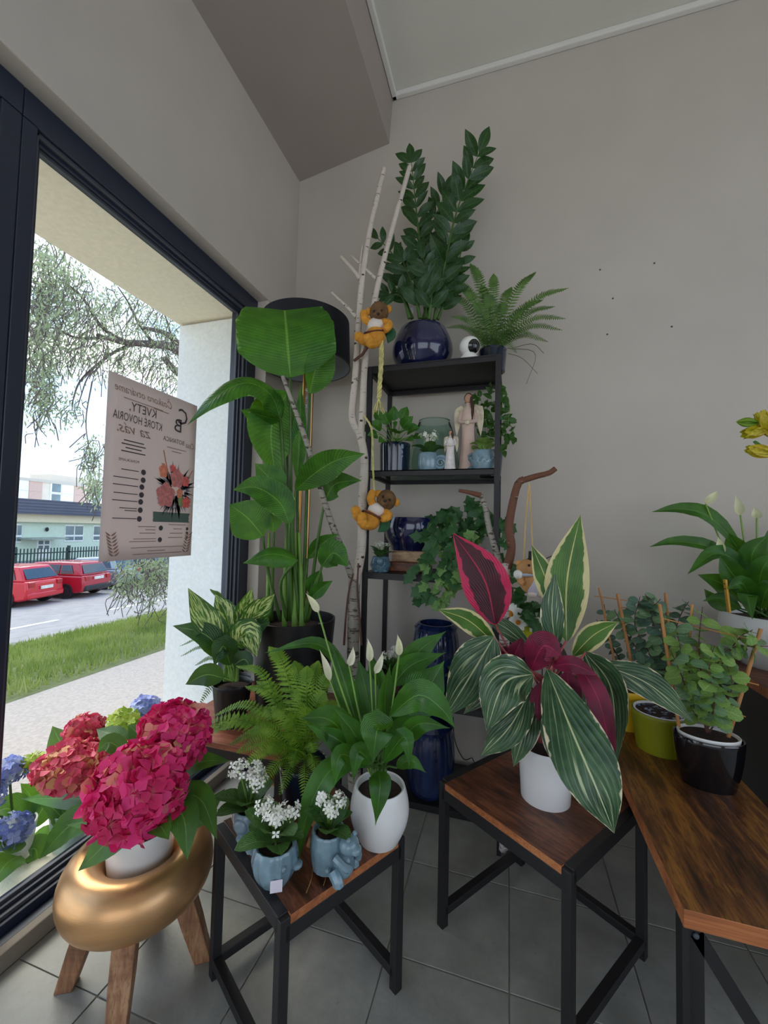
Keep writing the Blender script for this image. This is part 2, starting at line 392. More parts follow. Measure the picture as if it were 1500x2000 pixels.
def table(name, Q, h, openk, label, mw=m_wood, w=.024):
    c = sum(Q, V()) / 4; t = thing(name, (c.x, c.y, 0), label, 'table')
    ins = [q + (c - q).normalized() * w * .71 for q in Q]
    for q in ins: MB().bar((q.x, q.y, 0), (q.x, q.y, h - .003), w, w, up=tuple((ins[1] - ins[0]).normalized())).build('leg', m_black, t, smooth=False, bevel=.0015)
    for k in range(4):
        a, b = ins[k], ins[(k + 1) % 4]; flush = (k % 2) != (openk % 2)
        z = h - .016 if flush else h - .036
        MB().bar((a.x, a.y, z), (b.x, b.y, z), w, .034).build('top_rail', m_black, t, smooth=False, bevel=.0015)
        if k != openk: MB().bar((a.x, a.y, .045), (b.x, b.y, .045), w, w).build('foot_rail', m_black, t, smooth=False, bevel=.0015)
    # wooden board: reaches the open side and its opposite, framed by the flush rails on the other two
    f = lambda k: (ins[k] - Q[k])
    k = openk; e1 = (ins[(k + 1) % 4] - ins[k]).normalized(); e2 = (ins[(k + 2) % 4] - ins[(k + 1) % 4]).normalized(); L1 = (ins[(k + 1) % 4] - ins[k]).length
    o = ins[k] + e1 * (w / 2) - e2 * (w / 2); o.z = h - .019; A = [o, o + e1 * (L1 - w), o + e1 * (L1 - w) + e2 * (L1 + w), o + e2 * (L1 + w)]
    bd = MB().add(A + [p + V((0, 0, .019)) for p in A], [(0, 3, 2, 1)], 1); b = 0
    bd.face([4, 5, 6, 7], None, 0)
    for i in range(4): bd.face([i, (i + 1) % 4, (i + 1) % 4 + 4, i + 4], None, 1)
    bd.build('table_top', [mw, m_edge], t, smooth=False, bevel=.001); return t
HL, HM, HR, HK, H2 = .39, .43, .50, .43, .72
QL = square(PZ(407, 1905, 0), PZ(785, 1932, 0)); QM = square(PZ(853, 1805, 0), PZ(1266, 1870, 0))
table('side_table', QL, HL, 1, 'low square side table holding the white egg pot and blue animal planters')
table('side_table', QM, HM, 0, 'square side table under the red and green variegated plant')
QK = [V((-1.24, 1.25, 0)), V((-.72, 1.25, 0)), V((-.72, 1.80, 0)), V((-1.24, 1.80, 0))]
t = thing('corner_table', (-.98, 1.525, 0), 'wooden corner table by the window under the big black pot', 'table')
for x in (-1.228, -.732):
    for y in (1.262, 1.788): MB().box((x - .012, y - .012, 0), (x + .012, y + .012, HK - .02)).build('leg', m_black, t, smooth=False)
MB().box((-1.24, 1.25, HK - .02), (-.72, 1.80, HK)).build('table_top', wood_mat('rust_wood', C(110, 58, 38), C(150, 84, 58), C(172, 104, 76)), t, smooth=False, bevel=.001)
for a, b in (((-1.228, 1.262), (-.732, 1.262)), ((-.732, 1.262), (-.732, 1.788)), ((-.732, 1.788), (-1.228, 1.788)), ((-1.228, 1.788), (-1.228, 1.262))):
    MB().bar((*a, HK - .035), (*b, HK - .035), .022, .03).build('top_rail', m_black, t, smooth=False)
# long console on the right
xa, xb, ya, yb = .324, .655, .934, 1.84
t = thing('console_table', ((xa + xb) / 2, (ya + yb) / 2, 0), 'long narrow console table of mottled golden brown wood with black legs', 'table')
bd = MB().box((xa, ya, HR - .034), (xb, yb, HR)); bd.mi = [1, 0, 1, 1, 1, 1]
bd.build('table_top', [m_wood2, m_edge], t, smooth=False, bevel=.001)
for y in (ya + .03, yb - .03):
    for x, s in ((xa + .022, 1), (xb - .022, -1)):
        MB().box((x - .004 - .016 * s, y - .016, 0), (x + .004 - .012 * s, y + .016, HR - .034)).box((x - .016, y - .004, 0), (x + .02, y + .004, HR - .034)).build('leg', m_black, t, smooth=False)
    MB().bar((xa + .03, y, HR - .06), (xb - .03, y, .02), .024, .008, up=(0, 1, 0)).build('brace', m_black, t, smooth=False)
    p = MB().ball((xa + .028, y - .006, HR - .062), (.006, .004, .006), 10, 6).build('bolt', m_gask, t)
for x in (xa + .02, xb - .02): MB().box((x - .012, ya + .02, HR - .052), (x + .012, yb - .02, HR - .034)).build('top_rail', m_black, t, smooth=False)
# counter behind it
xa2, ya2 = .80, 1.25
t = thing('counter_table', (1.3, 1.70, 0), 'higher wooden counter with black cabinet front beneath the white bowl', 'table')
bd = MB().box((xa2, ya2, H2 - .032), (1.9, 2.15, H2)); bd.mi = [1, 0, 1, 1, 1, 1]; bd.build('table_top', [m_wood, m_edge], t, smooth=False, bevel=.001)
m_gloss = mat('black_gloss', C(20, 17, 20), .18, var=.1)
MB().box((xa2 + .04, ya2 + .04, .0), (1.86, 2.11, H2 - .033)).build('cabinet', m_gloss, t, smooth=False, bevel=.004)
MB().box((xa2 + .028, ya2 + .08, .06), (xa2 + .04, 1.62, .62)).build('door', m_gloss, t, smooth=False, bevel=.003)
# ------------------------------------------------------------------ etagere
FY, BY = 1.775, 2.135
xl = PY(717, 735, FY).x; xr = PY(978, 720, FY).x
TZ = [.03, .457, PY(715, 1118, FY).z, PY(730, 918, FY).z, PY(722, 716, FY).z]
t = et = thing('etagere', ((xl + xr) / 2, (FY + BY) / 2, 0), 'tall black metal etagere with five open tiers against the wall', 'shelf')
for x in (xl + .011, xr - .011):
    for y in (FY + .011, BY - .011): MB().box((x - .011, y - .011, 0), (x + .011, y + .011, TZ[4])).build('post', m_black, t, smooth=False, bevel=.001)
n = NT('smoked_glass'); n.set(Base_Color=C(190, 205, 200), Roughness=.05, Transmission_Weight=1., IOR=1.1); m_sglass = n.m
for i, z in enumerate(TZ):
    r = MB()
    for y in (FY + .011, BY - .011): r.box((xl + .022, y - .009, z - .028), (xr - .022, y + .009, z - .006))
    for x in (xl + .011, xr - .011): r.box((x - .009, FY + .022, z - .028), (x + .009, BY - .022, z - .006))
    r.build('shelf_rail', m_black, t, smooth=False, bevel=.001)
    if i == 3: MB().box((xl + .014, FY + .014, z - .0055), (xr - .014, BY - .014, z)).build('glass_shelf', m_sglass, t, smooth=False)
    else: MB().box((xl + .001, FY + .001, z - .006), (xr - .001, BY - .001, z)).build('shelf_board', m_black, t, smooth=False)
# ------------------------------------------------------------------ floor lamp
LY = 1.855; c = PY(597, 665, LY); lx = c.x
m_shade = mat('black_shade_fabric', C(22, 23, 30), .85, var=.08, vs=60, bump=.2, bs=500)
m_shin = mat('grey_shade_lining', C(120, 124, 128), .7, var=.03)
m_brass = mat('brass', C(200, 150, 90), .28, 1., var=.05)
t = thing('floor_lamp', (lx, LY, 0), 'floor lamp with black drum shade, brass pole and crystal pull chain', 'lamp')
z0 = PY(597, 748, LY + .22).z; z1 = PY(600, 576, LY - .22).z; R0, R1 = .232, .222
sh = MB().lathe([(R0, z0), (R0 - .006, z0 + .15), (R1, z1)], (lx, LY, 0), 64); sh.lathe([(R1 - .004, z1), (R0 - .008, z0 + .15), (R0 - .003, z0)], (lx, LY, 0), 64, 1)
sh.build('lamp_shade', [m_shade, m_shin], t)
MB().tube([(lx + R0 * cos(a), LY + R0 * sin(a), z0) for a in [2 * pi * k / 64 for k in range(65)]], .003, 6).build('shade_trim', mat('shade_edge', C(30, 30, 34), .4), t)
MB().tube([(lx, LY, .02), (lx, LY, z0 + .1)], .008, 12).build('pole', m_brass, t)
MB().tube([(lx + .05, LY, .02), (lx + .05, LY, z0 + .02)], .004, 8).build('pole_rod', m_brass, t)
MB().lathe([(0, 0), (.14, 0), (.14, .012), (.02, .022), (0, .022)], (lx + .02, LY, 0), 40).build('base', m_brass, t)
k = MB(); [k.tube([(lx - R0 * cos(a), LY - R0 * sin(a), z0 + .02), (lx, LY, z0 + .02)], .0025, 5) for a in (0.3, 2.4, 4.5)]; k.build('shade_spider', m_brass, t)
n = NT('crystal'); n.set(Base_Color=C(235, 238, 240), Roughness=.04, Transmission_Weight=.85, IOR=1.5); m_crys = n.m
for i in range(3):
    q = PY(600, 762 + 16 * i, LY - .06); MB().ball(q, .011, 6, 4).build('crystal_bead', m_crys, t, smooth=False)
# ------------------------------------------------------------------ golden plant stand
gx, gy = -.938, .905
m_gold = mat('brushed_gold', C(216, 166, 116), .36, .8, var=.12, vs=5, stretch=(1, 1, 6), bump=.05, bs=60)
t = thing('plant_stand', (gx, gy, 0), 'golden ring-shaped planter bowl on splayed wooden legs', 'plant stand')
RR, rr, zc = .129, .054, .272
g = MB(); seg, ns = 64, 26
for i in range(seg):
    a = 2 * pi * i / seg
    for j in range(ns):
        b = 2 * pi * j / ns; g.v.append(V((gx + (RR + rr * cos(b)) * cos(a), gy + (RR + rr * cos(b)) * sin(a), zc + rr * 1.25 * sin(b))))
for i in range(seg):
    for j in range(ns): g.face([i * ns + j, ((i + 1) % seg) * ns + j, ((i + 1) % seg) * ns + (j + 1) % ns, i * ns + (j + 1) % ns])
g.lathe([(0, zc - .066), (RR, zc - .066)], (gx, gy, 0), 48)
g.build('bowl', m_gold, t)
for fx, fy in ((-1.082, .831), (-.86, .785), (-.80, 1.0), (-1.03, 1.045)):
    f0 = V((fx, fy, 0)); d = (V((gx, gy, 0)) - f0); top = f0 + d * .34 + V((0, 0, zc - .085))
    k = MB(); u = d.normalized(); s = u.cross(V((0, 0, 1))); P = []
    for p, w in ((f0, .021), (f0.lerp(top, .55), .025), (top, .026)): P += [p + s * w * i + u * w * j for i, j in ((-1, -1), (1, -1), (1, 1), (-1, 1))]
    k.add(P, [(3, 2, 1, 0), (8, 9, 10, 11)] + [(4 * r + i, 4 * r + (i + 1) % 4, 4 * r + 4 + (i + 1) % 4, 4 * r + 4 + i) for r in (0, 1) for i in range(4)])
    k.build('leg', m_leg, t, smooth=False, bevel=.003)
    MB().bar(top - V((0, 0, .03)), V((gx, gy, zc - .115)), .03, .024).build('stretcher', m_leg, t, smooth=False, bevel=.002)
# ================================================================== pots and plants
m_soil = mat('potting_soil', C(52, 36, 28), .95, var=.35, vs=60, bump=.8, bs=200)
m_pwhite = mat('white_ceramic', C(236, 233, 230), .32, var=.02, coat=.3)
m_pblack = mat('black_plastic', C(24, 22, 23), .38, var=.1)
m_pgloss = mat('black_glaze', C(18, 16, 18), .12, var=.1, coat=.6)
m_pnavy = mat('navy_glaze', C(22, 26, 66), .14, var=.45, vs=14, coat=.7, stretch=(1, 1, .25))
m_pteal = mat('dark_teal_glaze', C(20, 34, 52), .12, var=.5, vs=12, coat=.7, stretch=(2, 2, .3))
m_pblue = mat('sky_blue_ceramic', C(118, 144, 156), .22, var=.2, vs=26, coat=.5)
m_pslate = mat('slate_blue_ceramic', C(92, 124, 142), .22, var=.2, vs=30, coat=.5)
m_polive = mat('olive_pot', C(146, 148, 22), .45, var=.05)
m_pyell = mat('yellow_pot', C(240, 190, 30), .45, var=.05)
m_plime = mat('lime_pot', C(206, 206, 20), .45, var=.05)
m_paper = mat('white_paper_tag', C(228, 220, 230), .7, var=.03)
m_stem = mat('green_stem', C(120, 158, 66), .5, var=.15)
m_stemd = mat('dark_green_stem', C(70, 104, 40), .5, var=.15)
def pot(t, c, rt, rb, h, m, bulge=0., th=.006, sx=1, sy=1, soil=.88, seg=40, fn=None, foot=0., name='pot', lip=0.):
    n = 12; out = [(0, 0), (rb * .9, 0)]
    for i in range(n + 1):
        s = i / n; out.append((rb + (rt - rb) * s + bulge * sin(pi * s) , h * s))
    if lip: out += [(rt + lip, h), (rt + lip, h + .004)]
    ins = [(rt - th * .3, h + .002), (rt - th, h), (rt - th - .002, h * soil - .002)]
    o = MB().lathe(out + ins, c, seg, 0, fn, sx, sy).build(name, m, t, sharp=50)
    rs = rb + (rt - rb) * soil + bulge * sin(pi * soil) - .003
    MB().lathe([(0, h * soil + .004), (rs * .6, h * soil + .003), (rs, h * soil - .001)], c, 24, 0, None, sx, sy).build('soil', m_soil, t)
    return o
def tagcard(t, p, w, h, lean=.0):
    p = V(p); n = tocam(p); n.z = 0; n.normalize(); s = n.cross(V((0, 0, 1)))
    a = p - s * w / 2; k = MB(); P = [a, a + s * w, a + s * w + V((0, 0, h)), a + V((0, 0, h))]
    k.add(P + [q - n * .0012 for q in P], [(0, 1, 2, 3), (7, 6, 5, 4), (0, 4, 5, 1), (1, 5, 6, 2), (2, 6, 7, 3), (3, 7, 4, 0)]); return k.build('price_tag', m_paper, t, smooth=False)
def fern(t, base, tips, mt, W=26, seed=1, n=30, sag=.25, name='frond'):
    rnd = random.Random(seed)
    for (px, py, y, wp) in tips:
        tip = PY(px, py, y); d = tip - V(base); mid = V(base) + d * .55 + V((0, 0, d.length * sag)); b0 = V(base) + V((rnd.uniform(-.02, .02), rnd.uniform(-.02, .02), 0))
        P = crv([b0, mid, tip], n); k = MB(); k.tube(P, [.0016 * (1.2 - i / n) for i in range(n)], 4); Wm = wp * PXL(tip)
        side0 = d.cross(tocam(mid)).cross(d)
        for i in range(3, n - 1):
            s = i / n; T = (P[i + 1] - P[i - 1]).normalized(); nn = (tocam(P[i]) + V((0, 0, .9))); nn = (nn - T * nn.dot(T)).normalized(); sd = T.cross(nn)
            L = Wm * .5 * sin(pi * min(s * .95 + .09, 1)) ** .7; w = (P[-1] - P[0]).length / n * 1.15
            for e in (-1, 1):
                a = P[i]; tp = a + sd * e * L + T * L * .35 - nn * L * .18 * rnd.uniform(.3, 1.6); q = a.lerp(tp, .45); b = len(k.v)
                k.v += [a - T * w * .26, q - T * w * .34, tp, q + T * w * .34 + nn * .001, a + T * w * .26]
                k.face([b, b + 1, b + 2, b + 3, b + 4], [(s, .5), (s, .7), (s, .9), (s, .7), (s, .5)])
        k.build(name, mt, t, sharp=0)
def rot_to(T, nn, loc, sc):                                       # local x along T, z towards nn
    T = T.normalized(); nn = (nn - T * nn.dot(T)); nn = nn.normalized() if nn.length > 1e-5 else T.orthogonal().normalized(); y = nn.cross(T)
    return Matrix(((T.x * sc, y.x * sc, nn.x * sc, loc.x), (T.y * sc, y.y * sc, nn.y * sc, loc.y), (T.z * sc, y.z * sc, nn.z * sc, loc.z), (0, 0, 0, 1)))
def unitleaf(name, mt, w=.5, k=.8, e=.9, n=8, m=4, fold=.2, arch=.12, tip=1.):
    return leaf(MB(), [(0, 0, 0), (.5, 0, arch), (1, 0, 0)], w, (0, 0, 1), prof(k, e, tip), n, m, fold).mesh(name, mt)
def lobed(name, mt):                                              # five-pointed ivy leaf, stalk end at origin
    pts = [(0, 0), (-.12, .2), (.05, .45), (.3, .32), (.5, .5), (.62, .26), (1, 0), (.62, -.26), (.5, -.5), (.3, -.32), (.05, -.45), (-.12, -.2)]
    k = MB(); k.v = [V((.35, 0, .06))] + [V((x, y, -.12 * abs(y))) for x, y in pts]
    for i in range(12):
        a, b = pts[i], pts[(i + 1) % 12]; k.face([0, 1 + (i + 1) % 12, 1 + i], [(.35, .5), (b[0], .5 + b[1] / 2), (a[0], .5 + a[1] / 2)])
    return k.mesh(name, mt)
m_stre = leafmat('strelitzia_leaf', C(38, 90, 24), C(66, 126, 34), C(96, 152, 62), 26, .12, .35, .035, C(120, 168, 70), margin=C(130, 170, 90), mw=1.0, tr=.3)
m_dief = leafmat('dieffenbachia_leaf', C(38, 80, 30), C(62, 108, 40), None, 12, .5, 0, .05, C(150, 180, 90), blotch=C(208, 220, 140), bamt=.28, bth=.4, bph=.75, bvv=4.5, margin=C(36, 76, 34), mw=.88)
m_diefd = leafmat('dieffenbachia_dark_leaf', C(28, 64, 30), C(44, 86, 38), C(70, 110, 60), 12, .5, .4, .05, C(130, 166, 90))
m_fern = leafmat('fern_frond', C(92, 134, 34), C(146, 182, 62), None, rib=0, tr=.3, gloss=.55)
m_fernd = leafmat('fern_dark_frond', C(62, 98, 44), C(102, 136, 66), None, rib=0, tr=.25, gloss=.55)
m_spa = leafmat('peace_lily_leaf', C(34, 78, 26), C(62, 118, 34), C(82, 138, 54), 16, .6, .35, .04, C(108, 156, 70), gloss=.28, tr=.32)
m_spath = mat('cream_spathe', C(236, 230, 206), .5, var=.06, col2=C(214, 214, 160))
def potted(name, base, label, cat='potted plant', group=None): return thing(name, base, label, cat, group)
# ------------------------------------------------------------------ bird of paradise
yS = 1.62; b = PY(575, 1215, yS); b.z = HK
t = potted('bird_of_paradise', b, 'tall bird of paradise plant with paddle leaves in a big black pot')
pot(t, b, .178, .15, .375, m_pblack, th=.008, seg=48)
tagcard(t, PY(630, 1232, yS + .11), .04, .035)
def stre(pts, w, mt=m_stre, root=(575, 1215), bend=None, yy=None, **kw):
    p0 = pts[0]; pet = [(root[0], root[1], yS)] + ([bend] if bend else []); leafpx(t, [mt, m_stemd], pts, w, petiole=pet, pr=.007, n=16, m=8, **kw)
stre([(567, 738, 1.53), (563, 690, 1.51), (559, 640, 1.52), (556, 606, 1.58)], 186, root=(570, 1212), shape=lambda s: (min(s / .32, 1) ** .55) * (1 - .18 * max(s - .7, 0) / .3), fold=.12, rip=.03)
stre([(604, 770, 1.60), (618, 715, 1.62), (648, 636, 1.60)], 74, m_stre, (592, 1212), face=25, fold=.5, shape=prof(.9, .7))
stre([(549, 822, 1.52), (528, 770, 1.46), (478, 748, 1.38), (415, 780, 1.32), (366, 830, 1.30)], 92, root=(565, 1210), bend=(560, 1000, 1.58), face=20, up=.8, fold=.35, curl=.5, shape=prof(.7, .7))
stre([(548, 822, 1.53), (505, 810, 1.45), (470, 800, 1.40)], 60, face=-50, fold=.3)
stre([(562, 765, 1.56), (530, 835, 1.52), (538, 935, 1.53)], 108, m_stre, (572, 1212), bend=(560, 900, 1.59), face=-15, fold=.3, shape=prof(.85, .6))
stre([(580, 940, 1.60), (585, 850, 1.59), (588, 748, 1.58)], 36, m_stre, (585, 1212), fold=.6)
stre([(556, 965, 1.52), (528, 935, 1.5), (498, 905, 1.47)], 60, m_stre, (570, 1210), fold=.2)
stre([(576, 958, 1.52), (618, 922, 1.46), (660, 898, 1.44), (713, 886, 1.42)], 64, root=(585, 1210), bend=(572, 1060, 1.57), face=10, fold=.25, shape=prof(.85, .75))
stre([(634, 978, 1.56), (656, 945, 1.54), (706, 938, 1.5)], 50, root=(600, 1212), bend=(620, 1060, 1.58), face=-20, fold=.3, shape=prof(.7, .7))
stre([(514, 1048, 1.5), (484, 1012, 1.46), (448, 985, 1.44)], 84, root=(548, 1212), bend=(522, 1110, 1.56), fold=.15, shape=prof(.8, .6))
stre([(566, 1024, 1.5), (545, 980, 1.48), (500, 952, 1.45), (455, 957, 1.43)], 64, root=(572, 1212), bend=(566, 1100, 1.56), fold=.25, shape=prof(.75, .7), face=15)
stre([(582, 1094, 1.5), (530, 1082, 1.44), (474, 1100, 1.4)], 52, root=(560, 1212), bend=(548, 1140, 1.55), face=35, fold=.3, curl=.7, shape=prof(.8, .5))
stre([(628, 1106, 1.56), (652, 1080, 1.55), (680, 1106, 1.53)], 54, root=(600, 1214), fold=.2, shape=prof(.9, .6))
stre([(600, 1092, 1.6), (628, 1062, 1.6), (661, 1042, 1.6)], 32, root=(590, 1214), fold=.3)
stre([(604, 1160, 1.6), (616, 1135, 1.6), (628, 1112, 1.6)], 36, root=(592, 1214), fold=.3)
stre([(604, 1172, 1.58), (626, 1150, 1.57), (650, 1134, 1.56)], 28, root=(596, 1214), fold=.3)
stre([(535, 1040, 1.53), (530, 1010, 1.52), (515, 990, 1.51)], 40, m_stre, root=(530, 1212), fold=.2)
for x0, x1, w in ((556, 560, .012), (576, 577, .014), (590, 584, .013), (523, 526, .010)):
    MB().tube(crv([PY(x0, 1232, yS), PY(x0, 1160, yS - .01), PY(x1, 1040, yS - .03)], 10), [w * (1.1 - .06 * i) for i in range(10)], 8).build('stalk', m_stem, t)
# ------------------------------------------------------------------ dieffenbachia
b = PZ(451, 1412, HK); yD = b.y
t = potted('dumb_cane', b, 'bushy dumb cane with cream-blotched leaves in a narrow black pot')
pot(t, b, .074, .056, .155, m_pblack, th=.004)
for i, (pts, w, mt, fc) in enumerate([
        ([(440, 1290, 0), (408, 1222, -.04), (367, 1148, -.06)], 62, m_dief, 0), ([(455, 1255, 0), (442, 1200, .02), (420, 1160, .03)], 54, m_dief, -20),
        ([(468, 1240, .03), (478, 1190, .05), (492, 1148, .06)], 42, m_dief, 20), ([(465, 1240, .02), (505, 1192, .01), (537, 1160, 0)], 50, m_dief, 10),
        ([(445, 1290, -.01), (402, 1240, -.06), (337, 1222, -.09)], 48, m_diefd, 15), ([(458, 1262, -.02), (484, 1236, -.06), (502, 1284, -.09)], 62, m_dief, 0),
        ([(438, 1325, -.02), (402, 1318, -.06), (362, 1337, -.08)], 44, m_diefd, 0), ([(455, 1300, -.02), (478, 1288, -.06), (492, 1312, -.08)], 36, m_diefd, 0),
        ([(450, 1300, -.03), (436, 1262, -.07), (418, 1300, -.09)], 48, m_diefd, 0), ([(462, 1250, .04), (500, 1225, .03), (528, 1215, .0)], 40, m_diefd, 0),
        ([(450, 1280, .02), (425, 1255, .0), (398, 1262, -.02)], 34, m_dief, 0)]):
    leafpx(t, [mt, m_stem], [(x, y, yD + d) for x, y, d in pts], w, face=fc, petiole=[(444 + i * 2, 1330, yD)], pr=.005, fold=.22, rip=.05, shape=prof(.75, .7), seed=i)
for x in (440, 452, 462): MB().tube([PY(x, 1330, yD), PY(x + 2, 1270, yD)], [.009, .006], 8).build('stalk', m_stem, t)
# small asparagus-like fern beside it
b = V((b.x - .10, b.y + .16, HK))
t = potted('small_fern', b, 'small fern with thin fronds hanging against the window behind the dumb cane')
pot(t, b, .06, .05, .11, m_pblack, th=.004)
fern(t, b + V((0, 0, .13)), [(388, 1378, b.y - .07, 22), (350, 1262, b.y, 12), (352, 1282, b.y - .02, 12), (410, 1150, b.y, 16), (375, 1235, b.y + .02, 12), (380, 1300, b.y - .04, 14), (430, 1170, b.y + .05, 16)], m_fernd, seed=3)
# ------------------------------------------------------------------ fern on the low table
b = PZ(590, 1572, HL); yF = b.y
t = potted('boston_fern', b, 'bright green bushy fern in a dark pot behind the blue animal planters')
pot(t, b, .07, .054, .125, m_pteal, th=.005)
tips = [(352, 1450, -.05, 40), (392, 1440, .0, 34), (430, 1425, .03, 34), (415, 1398, .08, 26), (500, 1330, .1, 30), (478, 1340, .05, 30), (525, 1262, .1, 40), (545, 1300, .12, 40), (575, 1290, .1, 40), (600, 1300, .06, 38), (622, 1290, .12, 36), (650, 1310, .1, 40), (664, 1370, .1, 40), (650, 1420, 0, 40), (480, 1430, -.05, 40), (460, 1470, -.1, 40), (470, 1500, -.14, 36), (505, 1540, -.16, 36), (545, 1555, -.16, 34), (595, 1580, -.16, 30), (640, 1550, -.1, 32), (560, 1400, -.02, 46), (530, 1380, .02, 44), (600, 1380, -.02, 46), (520, 1470, -.12, 44), (570, 1500, -.14, 42), (615, 1470, -.1, 42), (490, 1390, .06, 36), (585, 1340, .05, 44), (635, 1350, .04, 44), (445, 1455, -.02, 30), (620, 1520, -.12, 36), (460, 1300, .1, 24), (555, 1440, -.1, 44)]
fern(t, b + V((0, 0, .135)), [(x, y, yF + d, w) for x, y, d, w in tips], m_fern, seed=5, sag=.22)
# ------------------------------------------------------------------ peace lilies
def spathe(t, tip, base, y, root, w=26, nm='flower'):
    P = [PY(base[0], base[1], y), PY((base[0] + tip[0]) / 2 + 2, (base[1] + tip[1]) / 2, y - .01), PY(tip[0], tip[1], y)]; k = MB()
    leaf(k, P, w * .85 * PXL(P[0]), tocam(P[0]), prof(.62, .8, 1.6), 10, 4, .7); k.tube([P[0], P[0].lerp(P[2], .5)], [.003, .002], 6, mi=0)
    k.tube(crv([PY(*root), PY((root[0] * .35 + base[0] * .65), (root[1] * .4 + base[1] * .6), (root[2] + y) / 2), P[0]], 10), .0028, 6, mi=1); k.build(nm, [m_spath, m_stem], t, sharp=0)
b = PZ(740, 1636, HL); yP = b.y
t = potted('peace_lily', b, 'peace lily with cream buds in a white egg-shaped pot on the low table')
pot(t, b, .066, .052, .135, m_pwhite, bulge=.018, seg=48)
L = [([(715, 1500, 0), (650, 1410, -.04), (585, 1402, -.08)], 66, m_spa, 0), ([(715, 1500, 0), (672, 1452, -.05), (592, 1412, -.07)], 58, m_spa, -25), ([(742, 1430, -.06), (736, 1428, -.1), (728, 1492, -.11)], 74, m_spa, 0),
     ([(760, 1400, -.02), (815, 1358, -.06), (860, 1382, -.1), (890, 1424, -.12)], 66, m_spa, 0), ([(770, 1470, -.03), (815, 1415, -.06), (880, 1422, -.08)], 44, m_spa, 25), ([(765, 1340, .08), (805, 1298, .1), (872, 1274, .12)], 50, m_spa, 10),
     ([(775, 1320, .1), (820, 1270, .12), (872, 1232, .14)], 46, m_spa, 0), ([(785, 1400, .05), (835, 1345, .06), (868, 1290, .08)], 88, m_spa, -15), ([(705, 1490, -.04), (645, 1505, -.1), (600, 1590, -.14), (582, 1690, -.15)], 52, m_spa, 0),
     ([(705, 1490, -.04), (665, 1475, -.1), (652, 1540, -.12)], 40, m_spa, 0), ([(740, 1505, -.06), (742, 1540, -.11), (733, 1614, -.12)], 46, m_spa, 0), ([(775, 1500, -.02), (802, 1485, -.06), (833, 1510, -.08)], 32, m_spa, 30),
     ([(705, 1440, .05), (672, 1330, .07), (650, 1264, .08)], 48, m_spa, -20), ([(690, 1330, .1), (620, 1258, .08), (514, 1276, .05)], 30, m_spa, 30), ([(735, 1440, .05), (715, 1350, .08), (700, 1286, .1)], 54, m_spa, 0),
     ([(755, 1440, .03), (752, 1360, .05), (762, 1296, .06)], 42, m_spa, 30), ([(770, 1430, .03), (800, 1360, .05), (845, 1320, .05)], 44, m_spa, 20), ([(715, 1480, -.02), (690, 1430, -.05), (650, 1380, -.06)], 46, m_spa, 10),
     ([(748, 1490, -.05), (790, 1440, -.09), (800, 1500, -.1)], 40, m_spa, -10), ([(725, 1490, -.05), (700, 1470, -.1), (690, 1530, -.11)], 38, m_spa, 10), ([(760, 1480, .0), (785, 1420, .0), (830, 1400, .0)], 40, m_spa, 0), ([(735, 1400, .08), (738, 1330, .12), (722, 1270, .13)], 52, m_spa, -30)]
for i, (pts, w, mt, fc) in enumerate(L): leafpx(t, [mt, m_stemd], [(x, y, yP + d) for x, y, d in pts], w, face=fc, petiole=[(728 + (i * 7) % 26, 1545, yP), (728 + (i * 5) % 30, 1500, yP - .01)], pr=.0032, fold=.28, rip=.06, shape=prof(.75, .85, 1.5), seed=i, n=14)
for tip, base in (((624, 1268), (645, 1330)), ((690, 1262), (682, 1300)), ((718, 1246), (722, 1292)), ((748, 1272), (733, 1315)), ((776, 1238), (779, 1280)), ((597, 1158), (622, 1196))): spathe(t, tip, base, yP + .06, (740, 1545, yP), 22)
b = PZ(1484, 1284, H2); b = V((b.x, 1.93, H2)); yQ = 1.93
t = potted('peace_lily', b, 'peace lily with white blooms in a shiny white bowl on the counter')
pot(t, b, .17, .11, .19, m_pwhite, bulge=.03, seg=48)
